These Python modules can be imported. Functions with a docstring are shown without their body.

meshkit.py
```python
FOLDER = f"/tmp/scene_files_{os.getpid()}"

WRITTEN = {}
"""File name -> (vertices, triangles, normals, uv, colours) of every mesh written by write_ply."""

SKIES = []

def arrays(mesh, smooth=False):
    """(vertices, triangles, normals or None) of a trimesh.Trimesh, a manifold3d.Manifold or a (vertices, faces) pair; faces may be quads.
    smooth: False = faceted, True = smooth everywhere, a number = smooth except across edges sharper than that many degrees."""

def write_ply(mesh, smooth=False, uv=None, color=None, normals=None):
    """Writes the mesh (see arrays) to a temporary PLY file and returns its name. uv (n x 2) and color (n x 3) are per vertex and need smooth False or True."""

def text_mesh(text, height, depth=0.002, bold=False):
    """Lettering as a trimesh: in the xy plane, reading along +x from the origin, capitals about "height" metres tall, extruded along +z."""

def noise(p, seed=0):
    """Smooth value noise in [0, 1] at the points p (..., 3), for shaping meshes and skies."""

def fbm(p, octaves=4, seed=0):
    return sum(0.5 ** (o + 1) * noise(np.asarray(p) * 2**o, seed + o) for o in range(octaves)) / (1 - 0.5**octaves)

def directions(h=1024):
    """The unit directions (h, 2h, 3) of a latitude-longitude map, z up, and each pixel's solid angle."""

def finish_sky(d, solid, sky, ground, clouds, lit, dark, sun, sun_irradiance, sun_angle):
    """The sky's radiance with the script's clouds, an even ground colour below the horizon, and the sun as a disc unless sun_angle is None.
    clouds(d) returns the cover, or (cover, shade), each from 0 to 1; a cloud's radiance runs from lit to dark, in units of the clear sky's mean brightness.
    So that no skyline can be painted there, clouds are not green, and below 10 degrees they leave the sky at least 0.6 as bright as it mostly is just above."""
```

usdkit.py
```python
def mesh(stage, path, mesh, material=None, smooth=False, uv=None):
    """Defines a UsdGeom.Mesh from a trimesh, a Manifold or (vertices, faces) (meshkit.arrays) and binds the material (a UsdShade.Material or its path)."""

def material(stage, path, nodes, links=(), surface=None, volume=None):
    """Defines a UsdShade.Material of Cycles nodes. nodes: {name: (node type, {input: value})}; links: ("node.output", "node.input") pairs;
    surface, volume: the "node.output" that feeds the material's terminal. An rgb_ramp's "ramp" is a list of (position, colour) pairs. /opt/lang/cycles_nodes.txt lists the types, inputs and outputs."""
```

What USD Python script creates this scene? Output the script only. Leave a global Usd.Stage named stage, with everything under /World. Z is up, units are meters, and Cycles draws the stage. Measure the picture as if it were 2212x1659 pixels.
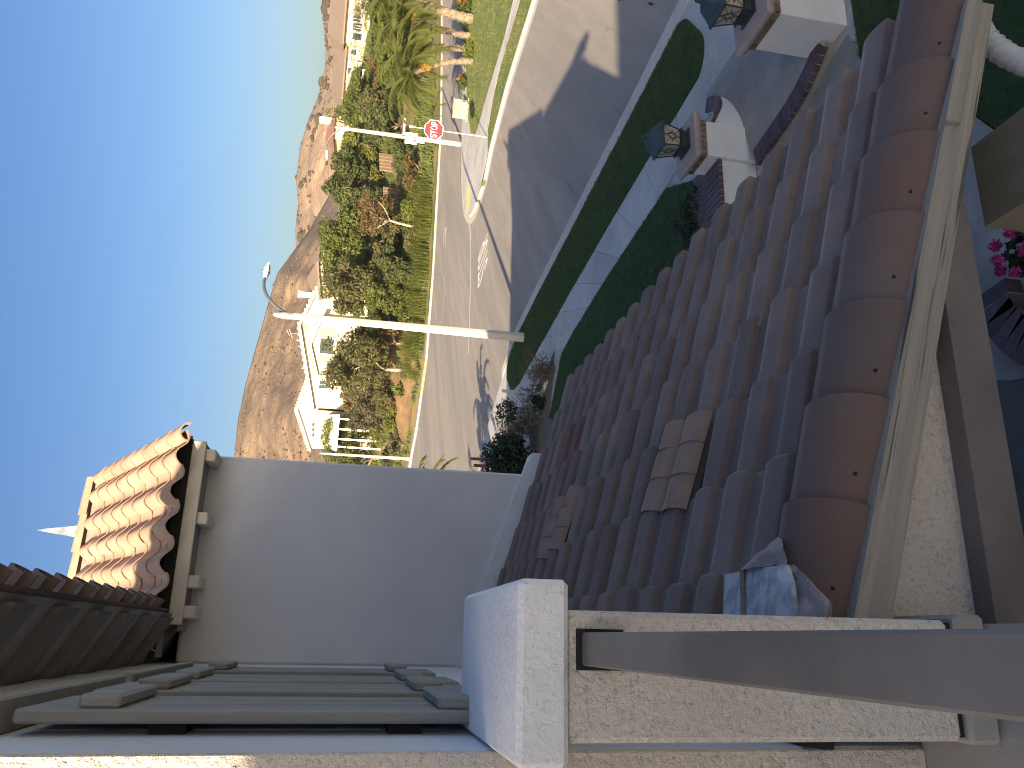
import math, random
import numpy as np, trimesh
import manifold3d as m3
from shapely.geometry import Polygon, LineString
from shapely import affinity
import usdkit, meshkit
from pxr import Usd, UsdGeom, UsdLux, UsdShade, Gf, Sdf, Vt

random.seed(7)
RNG = np.random.default_rng(7)
stage = Usd.Stage.CreateInMemory()
UsdGeom.SetStageUpAxis(stage, UsdGeom.Tokens.z)
UsdGeom.SetStageMetersPerUnit(stage, 1.0)
world = UsdGeom.Xform.Define(stage, '/World')
stage.SetDefaultPrim(world.GetPrim())
UsdGeom.Scope.Define(stage, '/World/Looks')

# ------------------------------------------------------------------ camera (a phone held sideways: the picture's left is up)
EYE = 5.4
FPX, PITCH, ROLL = 1722.0, math.radians(10.8), math.radians(4.64)
fw = np.array([0, math.cos(PITCH), -math.sin(PITCH)])
r0 = np.array([1.0, 0, 0]); d0 = np.array([0, -math.sin(PITCH), -math.cos(PITCH)])
cam_r = math.cos(ROLL) * r0 - math.sin(ROLL) * d0
cam_d = math.sin(ROLL) * r0 + math.cos(ROLL) * d0
cam = UsdGeom.Camera.Define(stage, '/World/camera')
m = np.eye(4)
m[0, :3], m[1, :3], m[2, :3], m[3, :3] = cam_d, cam_r, -fw, (0, 0, EYE)
cam.AddTransformOp().Set(Gf.Matrix4d(*m.ravel().tolist()))
cam.CreateHorizontalApertureAttr(36.0)
cam.CreateVerticalApertureAttr(27.0)
cam.CreateFocalLengthAttr(36.0 * FPX / 2212)
cam.CreateClippingRangeAttr(Gf.Vec2f(0.05, 5000))
EXPOSURE = 1.55
cam.CreateExposureAttr(EXPOSURE)

# ------------------------------------------------------------------ sky and sun
SUN_EL, SUN_HEAD = math.radians(17.0), math.radians(207)
sun = np.array([math.sin(SUN_HEAD) * math.cos(SUN_EL), math.cos(SUN_HEAD) * math.cos(SUN_EL), math.sin(SUN_EL)])
SKY_STRENGTH, SUN_POWER, SKY_SAT = 0.063, 1.25, 1.25
sky_mat = usdkit.material(stage, '/World/Looks/sky', {
    'sky': ('sky_texture', {'sky_type': 'single_scattering', 'sun_disc': False, 'sun_elevation': SUN_EL,
                            'sun_rotation': math.atan2(sun[0], sun[1]), 'air_density': 1.0, 'aerosol_density': 3.2, 'ozone_density': 2.3}),
    'tone': ('hsv', {'saturation': SKY_SAT, 'hue': 0.510}), 'bg': ('background_shader', {'strength': SKY_STRENGTH})}, [('sky.color', 'tone.color'), ('tone.color', 'bg.color')], surface='bg.background')
dome = UsdLux.DomeLight.Define(stage, '/World/sky')
UsdShade.MaterialBindingAPI.Apply(dome.GetPrim()).Bind(sky_mat)
dome.GetPrim().SetCustomDataByKey('kind', 'structure')
dl = UsdLux.DistantLight.Define(stage, '/World/sun')
dl.CreateNormalizeAttr(True); dl.CreateIntensityAttr(SUN_POWER); dl.CreateAngleAttr(0.5); dl.CreateColorAttr(Gf.Vec3f(1.0, 0.80, 0.56))
zx = sun; xx = np.cross([0, 0, 1.0], zx); xx /= np.linalg.norm(xx); yx = np.cross(zx, xx)
m = np.eye(4); m[0, :3], m[1, :3], m[2, :3] = xx, yx, zx
dl.AddTransformOp().Set(Gf.Matrix4d(*m.ravel().tolist()))
dl.GetPrim().SetCustomDataByKey('kind', 'helper')

# ------------------------------------------------------------------ helpers: survey points, the house's own axes
def ray(D):
    D = np.asarray(D, float); u = 1659 - D[..., 1]; v = D[..., 0]
    return ((u - 829.5) / FPX)[..., None] * cam_r + ((v - 1106) / FPX)[..., None] * cam_d + fw
def gp(D, z=0.0):
    """Ground point (height z) surveyed at a photograph coordinate."""
    r = ray(D); return np.array([0, 0, EYE]) + r * ((z - EYE) / r[..., 2])[..., None]
def at(D, y):
    """The point surveyed at D on the vertical plane at world distance y."""
    r = ray(D); return np.array([0, 0, EYE]) + r * (y / r[..., 1])[..., None]
HA = math.radians(18)
AX_E = np.array([-math.sin(HA), math.cos(HA), 0]); AX_D = np.array([math.cos(HA), math.sin(HA), 0]); AX_Z = np.array([0, 0, 1.0])
def W(p):
    """house axes (s along the front's fall, t along the eave, z) to world"""
    p = np.asarray(p, float); return p[..., :1] * AX_D + p[..., 1:2] * AX_E + p[..., 2:3] * AX_Z

# ------------------------------------------------------------------ helpers: meshes
def T(v, f):
    return trimesh.Trimesh(np.asarray(v, float), np.asarray(f, int), process=False)
def cat(ms):
    return trimesh.util.concatenate([x for x in ms if x is not None])
def box(lo, hi, c=0.0):
    lo, hi = np.minimum(lo, hi).astype(float), np.maximum(lo, hi).astype(float)
    if c <= 0:
        b = trimesh.creation.box(hi - lo); b.apply_translation((lo + hi) / 2); return b
    c = min(c, 0.45 * (hi - lo).min()); pts = []
    for k in range(3):
        a = np.full(3, c); a[k] = 0
        for q in np.ndindex(2, 2, 2):
            q = np.array(q); pts.append(np.where(q == 0, lo + a, hi - a))
    return trimesh.convex.convex_hull(np.array(pts))
def hbox(s, t, z, c=0.0):
    b = box((s[0], t[0], z[0]), (s[1], t[1], z[1]), c); b.vertices = W(b.vertices); return b
def hull(pts):
    return trimesh.convex.convex_hull(np.asarray(pts, float))
def beam(a, b, w, h, up=(0, 0, 1), c=0.0):
    a, b = np.asarray(a, float), np.asarray(b, float); x = b - a; L = np.linalg.norm(x); x /= L
    y = np.cross(up, x); y /= np.linalg.norm(y); z = np.cross(x, y)
    k = box((0, -w / 2, -h / 2), (L, w / 2, h / 2), c); k.vertices = a + k.vertices @ np.stack([x, y, z]); return k
def tube(pts, rad, n=8, cap=True):
    pts = np.asarray(pts, float); rad = np.broadcast_to(rad, len(pts)); V = []; F = []
    tg = np.gradient(pts, axis=0); tg /= np.linalg.norm(tg, axis=1, keepdims=True) + 1e-12
    ref = np.array([0, 0, 1.0]) if abs(tg[0][2]) < 0.9 else np.array([1.0, 0, 0])
    for p, d, r in zip(pts, tg, rad):
        a = np.cross(ref, d); a /= np.linalg.norm(a); b = np.cross(d, a); ref = np.cross(d, np.cross(ref, d)) if False else ref
        th = np.arange(n) * 2 * math.pi / n
        V.append(p + r * (np.cos(th)[:, None] * a + np.sin(th)[:, None] * b))
    for k in range(len(pts) - 1):
        for j in range(n):
            q = [k * n + j, k * n + (j + 1) % n, (k + 1) * n + (j + 1) % n, (k + 1) * n + j]
            F += [[q[0], q[1], q[2]], [q[0], q[2], q[3]]]
    V = np.vstack(V)
    if cap:
        c0, c1 = len(V), len(V) + 1; V = np.vstack([V, pts[0], pts[-1]]); o = (len(pts) - 1) * n
        for j in range(n):
            F += [[c0, (j + 1) % n, j], [c1, o + j, o + (j + 1) % n]]
    return T(V, F)
def lathe(prof, n=12, start=0.0):
    """prof: (radius, z) pairs, revolved about z"""
    V = []; F = []; P = len(prof)
    for j in range(n):
        a = start + 2 * math.pi * j / n
        for r, z in prof: V.append((r * math.cos(a), r * math.sin(a), z))
    for j in range(n):
        for k in range(P - 1):
            a, b, c, d_ = j * P + k, ((j + 1) % n) * P + k, ((j + 1) % n) * P + k + 1, j * P + k + 1
            F += [[a, b, c], [a, c, d_]]
    return T(V, F)
def sheet(poly, z, simplify=True):
    """a flat polygon (world xy) facing up at height z"""
    if not isinstance(poly, Polygon) and not hasattr(poly, 'geoms'): poly = Polygon(poly)
    poly = poly.buffer(0); out = []
    for g in getattr(poly, 'geoms', [poly]):
        if g.area < 1e-6: continue
        v, f = trimesh.creation.triangulate_polygon(g, engine='earcut')
        v3 = np.column_stack([v, np.full(len(v), z)]); f = np.asarray(f)
        n = np.cross(v3[f[:, 1]] - v3[f[:, 0]], v3[f[:, 2]] - v3[f[:, 0]])[:, 2]
        f[n < 0] = f[n < 0][:, ::-1]; out.append(T(v3, f))
    return cat(out)
def slab(poly, z0, z1):
    if not isinstance(poly, Polygon) and not hasattr(poly, 'geoms'): poly = Polygon(poly)
    poly = poly.buffer(0); out = []
    for g in getattr(poly, 'geoms', [poly]):
        if g.area < 1e-6: continue
        x = trimesh.creation.extrude_polygon(g, z1 - z0, engine='earcut'); x.apply_translation((0, 0, z0)); out.append(x)
    return cat(out)
def panel(poly2, origin, ux, uy, depth):
    """a polygon drawn in the plane (ux, uy) at origin, extruded along ux x uy"""
    g = poly2 if isinstance(poly2, Polygon) else Polygon(poly2)
    x = trimesh.creation.extrude_polygon(g.buffer(0), depth, engine='earcut')
    ux, uy = np.asarray(ux, float), np.asarray(uy, float); n = np.cross(ux, uy)
    x.vertices = np.asarray(origin) + x.vertices @ np.stack([ux, uy, n]); return x
def grid(fn, us, vs):
    P = np.array([[fn(u, v) for v in vs] for u in us]); nu, nv = len(us), len(vs); F = []
    i = np.arange(nu * nv).reshape(nu, nv)
    q = np.stack([i[:-1, :-1], i[1:, :-1], i[1:, 1:], i[:-1, 1:]], -1).reshape(-1, 4)
    return T(P.reshape(-1, 3), np.vstack([q[:, [0, 1, 2]], q[:, [0, 2, 3]]]))

# ------------------------------------------------------------------ helpers: prims
_names = {}
def path_of(name, parent):
    base = '/World' if parent is None else str(parent.GetPath())
    k = (base, name); n = _names.get(k, 0); _names[k] = n + 1
    return f'{base}/{name}' if n == 0 else f'{base}/{name}_{n:03d}'
def meta(p, label=None, category=None, group=None, kind=None):
    for k, v in (('label', label), ('category', category), ('group', group), ('kind', kind)):
        if v: p.SetCustomDataByKey(k, v)
    return p
def obj(name, mesh, material, parent=None, smooth=False, **k):
    p = usdkit.mesh(stage, path_of(name, parent), mesh, material, smooth=smooth).GetPrim()
    return meta(p, **k)
def thing(name, label=None, category=None, group=None, kind=None, loc=(0, 0, 0), rot=0.0, scale=1.0, parent=None):
    x = UsdGeom.Xform.Define(stage, path_of(name, parent))
    x.AddTranslateOp().Set(Gf.Vec3d(*[float(c) for c in loc]))
    x.AddRotateZOp().Set(float(math.degrees(rot)))
    if scale != 1.0: x.AddScaleOp().Set(Gf.Vec3f(scale, scale, scale))
    return meta(x.GetPrim(), label, category, group, kind)
def copy_of(src, label, loc, rot=0.0, scale=1.0, name=None, group=None):
    was = src.GetCustomData()
    p = thing(name or src.GetName(), label, was.get('category'), group or was.get('group'), None, loc, rot, scale)
    p.GetReferences().AddInternalReference(src.GetPath()); p.SetInstanceable(True)
    return p
def scatter(name, proto_mesh, material, pos, rots, scales, kind='stuff', label=None, category=None, smooth=False):
    """many alike small pieces as one PointInstancer"""
    pi = UsdGeom.PointInstancer.Define(stage, path_of(name, None)); base = str(pi.GetPath())
    usdkit.mesh(stage, base + '/piece', proto_mesh, material, smooth=smooth)
    pi.CreatePrototypesRel().SetTargets([Sdf.Path(base + '/piece')])
    n = len(pos)
    pi.CreateProtoIndicesAttr(Vt.IntArray.FromNumpy(np.zeros(n, np.int32)))
    pi.CreatePositionsAttr(Vt.Vec3fArray.FromNumpy(np.asarray(pos, np.float32)))
    q = np.zeros((n, 4), np.float32)
    q[:, 0] = np.cos(np.asarray(rots) / 2); q[:, 3] = np.sin(np.asarray(rots) / 2)
    pi.CreateOrientationsAttr(Vt.QuathArray([Gf.Quath(float(a[0]), 0.0, 0.0, float(a[3])) for a in q]))
    sc = np.asarray(scales, np.float32); sc = np.repeat(sc[:, None], 3, 1) if sc.ndim == 1 else sc
    pi.CreateScalesAttr(Vt.Vec3fArray.FromNumpy(sc))
    return meta(pi.GetPrim(), label, category, None, kind)

# ------------------------------------------------------------------ materials
MATS = {}
def mat(name, c1, c2=None, scale=4.0, detail=5.0, rough=0.85, bump=0.0, bscale=80.0, bdist=0.004, rnd=0.0, isl=0.0,
        stretch=(1, 1, 1), c3=None, scale3=0.6, spec=0.3, metal=0.0, pits=None, lo=0.35, hi=0.65, turn=None):
    c2 = c2 or c1
    N = {'geo': ('geometry', {}), 'map': ('mapping', {'scale': stretch}), 'n1': ('noise_texture', {'scale': scale, 'detail': detail, 'roughness': 0.62}),
         'r1': ('rgb_ramp', {'ramp': [(0, c1), (lo, c1), (hi, c2), (1, c2)]}), 'p': ('principled_bsdf', {'roughness': rough, 'metallic': metal, 'specular_ior_level': spec})}
    src = 'geo.position'
    L = [('map.vector', 'n1.vector'), ('n1.fac', 'r1.fac')]
    for k, rot in enumerate(turn or ()):      # turns the grain along a board
        N[f'turn{k}'] = ('mapping', {'rotation': rot}); L.append((src, f'turn{k}.vector')); src = f'turn{k}.vector'
    L.append((src, 'map.vector'))
    out = 'r1.color'
    if c3 is not None:
        N['n3'] = ('noise_texture', {'scale': scale3, 'detail': 4.0, 'roughness': 0.6}); N['r3'] = ('map_range', {'from_min': 0.45, 'from_max': 0.65, 'clamp': True})
        N['m3'] = ('mix_color', {'b': c3}); L += [('map.vector', 'n3.vector'), ('n3.fac', 'r3.value'), ('r3.result', 'm3.fac'), (out, 'm3.a')]; out = 'm3.result'
    if pits is not None:      # (scale, threshold, colour factor)
        N['n4'] = ('noise_texture', {'scale': pits[0], 'detail': 3.0, 'roughness': 0.7}); N['r4'] = ('map_range', {'from_min': pits[1], 'from_max': pits[1] + 0.05, 'to_min': pits[2], 'to_max': 1.0, 'clamp': True})
        N['m4'] = ('mix_color', {'blend_type': 'multiply', 'fac': 1.0}); N['c4'] = ('combine_color', {})
        L += [('map.vector', 'n4.vector'), ('n4.fac', 'r4.value')] + [('r4.result', 'c4.' + k) for k in 'rgb'] + [('c4.color', 'm4.b'), (out, 'm4.a')]; out = 'm4.result'
    if rnd or isl:
        N['oi'] = ('object_info', {}); N['rr'] = ('map_range', {'to_min': 1 - (rnd or isl), 'to_max': 1 + (rnd or isl)}); N['hs'] = ('hsv', {})
        L += [('oi.random' if rnd else 'geo.random_per_island', 'rr.value'), ('rr.result', 'hs.value'), (out, 'hs.color')]; out = 'hs.color'
    L.append((out, 'p.base_color'))
    if bump:
        N['nb'] = ('noise_texture', {'scale': bscale, 'detail': 4.0, 'roughness': 0.65}); N['b'] = ('bump', {'strength': bump, 'distance': bdist})
        L += [('map.vector', 'nb.vector'), ('nb.fac', 'b.height'), ('b.normal', 'p.normal')]
    MATS[name] = usdkit.material(stage, '/World/Looks/' + name, N, L, surface='p.BSDF')
    return MATS[name]
def leafmat(name, ca, cb, cc=None, trans=0.48):
    ramp = [(0, ca), (0.55, cb), (1, cc or cb)]
    N = {'geo': ('geometry', {}), 'n': ('noise_texture', {'scale': 0.9, 'detail': 2.0}), 'mx': ('math', {'math_type': 'multiply_add', 'value2': 0.55}), 'ad': ('math', {'math_type': 'multiply', 'value2': 0.5}),
         'r': ('rgb_ramp', {'ramp': ramp}), 'd': ('principled_bsdf', {'roughness': 0.55, 'specular_ior_level': 0.25}), 't': ('translucent_bsdf', {}), 'm': ('mix_closure', {'fac': trans})}
    L = [('geo.position', 'n.vector'), ('n.fac', 'ad.value1'), ('geo.random_per_island', 'mx.value1'), ('ad.value', 'mx.value3'), ('mx.value', 'r.fac'),
         ('r.color', 'd.base_color'), ('r.color', 't.color'), ('d.BSDF', 'm.closure1'), ('t.BSDF', 'm.closure2')]
    MATS[name] = usdkit.material(stage, '/World/Looks/' + name, N, L, surface='m.closure')
    return MATS[name]
def glassmat(name, tint):
    N = {'p': ('principled_bsdf', {'base_color': tint, 'roughness': 0.06, 'specular_ior_level': 0.6})}
    MATS[name] = usdkit.material(stage, '/World/Looks/' + name, N, [], surface='p.BSDF'); return MATS[name]

M = MATS
mat('asphalt', (.275, .246, .212), (.335, .30, .258), scale=1.6, detail=8, rough=.92, bump=.4, bscale=120, bdist=.004, c3=(.245, .225, .205), scale3=.30, stretch=(1, .10, 1), turn=((0, 0, math.radians(29)),), pits=(2.6, .33, .84), lo=.38, hi=.62)
mat('concrete', (.42, .41, .39), (.50, .48, .45), scale=3, rough=.9, bump=.25, bscale=120, c3=(.37, .36, .34), scale3=.5, rnd=.07)
mat('concrete_dirty', (.30, .275, .24), (.39, .36, .32), scale=2.2, rough=.92, bump=.3, bscale=90, c3=(.25, .235, .21), scale3=.9)
mat('patio_shade_tint', (.085, .09, .085), (.12, .125, .115), scale=3, rough=.85, bump=.2, bscale=60)  # paving darkened in its colour for the deep shade under the porch
mat('mortar_light', (.34, .33, .33), (.42, .41, .41), scale=9, rough=.95)
mat('kerb_concrete', (.44, .41, .36), (.53, .49, .43), scale=4, rough=.9, bump=.2, bscale=100, rnd=.08)
mat('paint_white', (.74, .72, .67), (.62, .60, .56), scale=14, rough=.7, lo=.5, hi=.75)
mat('paint_yellow', (.72, .50, .10), (.62, .44, .12), scale=10, rough=.7)
mat('soil', (.21, .125, .065), (.30, .19, .10), scale=1.2, rough=.95, bump=.8, bscale=9, bdist=.05, c3=(.13, .10, .05), scale3=.25)
mat('verge_soil', (.15, .13, .05), (.24, .17, .085), scale=.5, rough=.95, bump=.8, bscale=7, bdist=.06, c3=(.09, .105, .03), scale3=.12)
mat('lawn_shade_tint', (.038, .068, .024), (.066, .105, .036), scale=9, rough=.95, bump=.9, bscale=60, bdist=.02, c3=(.034, .07, .022), scale3=.8)  # darker copy of the lawn green, shade put into the colour
mat('lawn_sun_tint', (.095, .135, .035), (.15, .185, .05), scale=3, rough=.95, bump=.7, bscale=30, bdist=.03, c3=(.20, .19, .07), scale3=.5)  # lighter copy of the lawn green, sunlight put into the colour
mat('grass_blade_shade_tint', (.055, .10, .03), (.10, .155, .048), scale=6, rough=.7, isl=.25)  # blade green darkened in the colour for the shaded lawns
mat('grass_blade_sun_tint', (.11, .155, .035), (.17, .205, .06), scale=1.2, rough=.7, isl=.25)  # lighter copy of the blade green, sunlight put into the colour
mat('gravel', (.11, .10, .085), (.24, .215, .18), scale=40, rough=.9, bump=.9, bscale=60, bdist=.02)
mat('pebble', (.15, .135, .115), (.34, .31, .27), scale=25, rough=.85, isl=.4)
mat('hill_scrub', (.26, .18, .115), (.165, .12, .085), scale=.16, detail=9, rough=.97, bump=.6, bscale=.5, bdist=1.2, c3=(.115, .085, .065), scale3=.045, lo=.42, hi=.58)
mat('hill_sand', (.33, .235, .155), (.25, .175, .115), scale=.10, detail=8, rough=.97, bump=1.0, bscale=.35, bdist=1.2, c3=(.21, .15, .105), scale3=.03)
mat('scrub_near', (.165, .122, .082), (.225, .165, .112), scale=.3, rough=.95, isl=.3)
mat('bush_far', (.065, .055, .035), (.105, .082, .052), scale=.5, rough=.95, isl=.3)
mat('stucco', (.62, .56, .485), (.68, .62, .54), scale=2, rough=.95, bump=.85, bscale=46, bdist=.025, pits=(70, .38, .76))
mat('stucco_smooth', (.66, .66, .67), (.70, .70, .705), scale=1.3, rough=.95, bump=.55, bscale=38, bdist=.012, c3=(.62, .62, .635), scale3=.9)
mat('stucco_cap', (.76, .76, .755), (.82, .82, .81), scale=9, rough=.95, bump=.8, bscale=45, bdist=.01, pits=(60, .34, .8), stretch=(1, .6, 1))
mat('wall_white', (.70, .69, .67), (.76, .75, .73), scale=3, rough=.9, bump=.15, bscale=40)
mat('tile_brown', (.215, .158, .132), (.262, .196, .164), scale=5, rough=.82, bump=.3, bscale=220, bdist=.002, rnd=.16, c3=(.185, .145, .128), scale3=1.5, spec=.3, pits=(150, .33, .8))
mat('tile_rake', (.150, .115, .102), (.162, .098, .076), scale=2.2, rough=.82, bump=.3, bscale=200, bdist=.002, rnd=.10)
mat('tile_new', (.30, .195, .145), (.35, .235, .18), scale=8, rough=.85, bump=.25, bscale=180, bdist=.002, rnd=.07)
mat('tile_red', (.19, .105, .085), (.22, .125, .10), scale=8, rough=.85, rnd=.05)
mat('tile_orange', (.40, .265, .185), (.47, .325, .235), scale=3, rough=.85, bump=.2, bscale=120, bdist=.002, rnd=.12, c3=(.37, .25, .185), scale3=2.0)
mat('mortar', (.29, .235, .22), (.34, .28, .265), scale=9, rough=.95, bump=.9, bscale=45, bdist=.012)
mat('galvanised', (.24, .28, .33), (.42, .455, .49), scale=16, detail=7, rough=.5, metal=.25, lo=.46, hi=.56, stretch=(1, 1, .5))
mat('rust', (.22, .15, .10), (.28, .2, .14), scale=20, rough=.9)
mat('flashing', (.72, .73, .74), (.66, .67, .68), scale=6, rough=.55)
mat('wood_beige', (.40, .365, .305), (.30, .275, .23), scale=5, rough=.88, stretch=(.22, 6, 7), bump=.9, bscale=5, bdist=.012, turn=((0, 0, -HA), (0, -math.radians(18.5), 0)), pits=(3.2, .36, .35), c3=(.25, .235, .20), scale3=1.1)
mat('wood_brown', (.145, .125, .115), (.19, .165, .15), scale=4, rough=.85, bump=.3, bscale=30)
mat('wood_olive', (.235, .205, .15), (.30, .265, .20), scale=3, rough=.85, stretch=(3, .4, 1), bump=.2, bscale=18)
mat('shutter_wood', (.245, .235, .205), (.31, .30, .265), scale=6, rough=.85, stretch=(4, 4, .3), bump=.3, bscale=30)
mat('dark_gap', (.022, .02, .019), (.03, .027, .025), scale=5, rough=.95)
mat('rafter', (.14, .125, .11), (.20, .18, .16), scale=3, rough=.9)
mat('soffit', (.235, .22, .20), (.29, .27, .25), scale=3, rough=.9)
mat('fascia_cream', (.60, .53, .43), (.66, .59, .48), scale=4, rough=.7)
mat('rail_metal', (.15, .145, .14), (.172, .165, .158), scale=5, rough=.55, bump=.08, bscale=90, c3=(.105, .10, .098), scale3=2.5)
mat('pvc', (.50, .51, .52), (.60, .61, .62), scale=8, rough=.45)
mat('brick_dark', (.075, .05, .058), (.115, .075, .085), scale=12, rough=.75, rnd=.22, bump=.3, bscale=80)
mat('brick_brown', (.16, .115, .085), (.215, .16, .12), scale=12, rough=.85, rnd=.28, bump=.4, bscale=80)
mat('cap_stone', (.35, .28, .255), (.41, .335, .305), scale=4, rough=.9, bump=.2, bscale=60)
mat('lantern_iron', (.035, .048, .055), (.05, .065, .072), scale=12, rough=.5, metal=.3, spec=.4)
mat('lantern_roof', (.05, .075, .09), (.075, .105, .12), scale=9, rough=.45, metal=.4)
mat('lantern_glass', (.42, .385, .30), (.48, .44, .35), scale=6, rough=.35)
mat('pole_concrete', (.56, .50, .42), (.64, .58, .49), scale=30, rough=.9, bump=.3, bscale=120)
mat('pole_metal', (.42, .43, .43), (.50, .50, .50), scale=8, rough=.45, metal=.5)
mat('lamp_arm', (.16, .17, .18), (.20, .21, .22), scale=8, rough=.5, metal=.5)
mat('lamp_white', (.70, .69, .66), (.74, .73, .70), scale=6, rough=.5)
mat('sign_red', (.60, .018, .025), (.63, .022, .03), scale=3, rough=.45)
mat('sign_white', (.66, .65, .62), (.64, .63, .60), scale=3, rough=.5)
mat('sign_dark', (.055, .045, .035), (.07, .055, .045), scale=3, rough=.6)
mat('sign_print', (.06, .065, .07), (.07, .075, .08), scale=3, rough=.6)
mat('sign_pink', (.62, .20, .18), (.60, .19, .17), scale=3, rough=.6)
mat('cabinet', (.50, .44, .33), (.54, .48, .37), scale=6, rough=.7, c3=(.44, .38, .28), scale3=3)
mat('house_cream', (.62, .54, .38), (.65, .57, .41), scale=1, rough=.9)
mat('house_white', (.68, .65, .57), (.70, .67, .59), scale=1, rough=.9)
mat('house_tan', (.34, .31, .25), (.36, .33, .27), scale=1, rough=.8)
mat('house_trim', (.70, .67, .61), (.73, .70, .64), scale=2, rough=.7)
mat('roof_brown', (.205, .155, .125), (.24, .185, .15), scale=2, rough=.9, bump=.8, bscale=5, bdist=.06)
mat('roof_red', (.235, .115, .085), (.275, .145, .11), scale=2, rough=.9, bump=.8, bscale=5, bdist=.06)
mat('roof_edge', (.33, .27, .23), (.5, .44, .39), scale=3, rough=.9)
mat('lattice', (.13, .085, .055), (.17, .115, .075), scale=3, rough=.9)
mat('retaining', (.19, .14, .095), (.24, .18, .125), scale=2, rough=.9, rnd=.12, bump=.6, bscale=10, bdist=.03)
mat('bark', (.23, .175, .125), (.33, .26, .19), scale=6, rough=.95, bump=.8, bscale=14, bdist=.04, stretch=(1, 1, .3))
mat('bark_pale', (.34, .285, .22), (.43, .37, .295), scale=5, rough=.9, bump=.3, bscale=12)
mat('bark_palm', (.18, .14, .10), (.32, .26, .19), scale=5, rough=.95, bump=1.0, bscale=9, bdist=.08)
mat('palm_fruit', (.42, .26, .05), (.50, .33, .08), scale=9, rough=.8, isl=.3)
mat('stake_rust', (.14, .035, .025), (.18, .05, .035), scale=9, rough=.8)
mat('flower', (.55, .03, .19), (.68, .06, .30), scale=14, rough=.6, isl=.3)
mat('flower_red', (.70, .09, .07), (.75, .12, .09), scale=9, rough=.6)
glassmat('glass_far', (.05, .07, .08)); glassmat('glass_dark', (.02, .022, .025))
leafmat('leaf_ash', (0.111, 0.116, 0.046), (0.197, 0.186, 0.079), (0.292, 0.251, 0.119))
leafmat('leaf_green', (0.094, 0.123, 0.029), (0.186, 0.216, 0.051), (0.291, 0.303, 0.087))
leafmat('leaf_bright', (0.135, 0.158, 0.034), (0.247, 0.262, 0.06), (0.357, 0.332, 0.092))
leafmat('leaf_deep', (0.076, 0.098, 0.034), (0.142, 0.169, 0.057), (0.227, 0.246, 0.085))
leafmat('leaf_brown', (0.152, 0.108, 0.044), (0.204, 0.154, 0.064), (0.198, 0.182, 0.072))
leafmat('leaf_sage', (0.121, 0.114, 0.07), (0.185, 0.164, 0.101), (0.256, 0.215, 0.133))
leafmat('leaf_palm', (0.101, 0.123, 0.029), (0.181, 0.198, 0.051), (0.291, 0.27, 0.083))
leafmat('leaf_reed', (0.113, 0.144, 0.033), (0.225, 0.237, 0.057), (0.437, 0.375, 0.125))
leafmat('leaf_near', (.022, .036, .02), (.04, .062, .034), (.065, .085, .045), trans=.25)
leafmat('leaf_magnolia', (.03, .05, .02), (.05, .075, .03), (.16, .10, .06), trans=.2)

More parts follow.
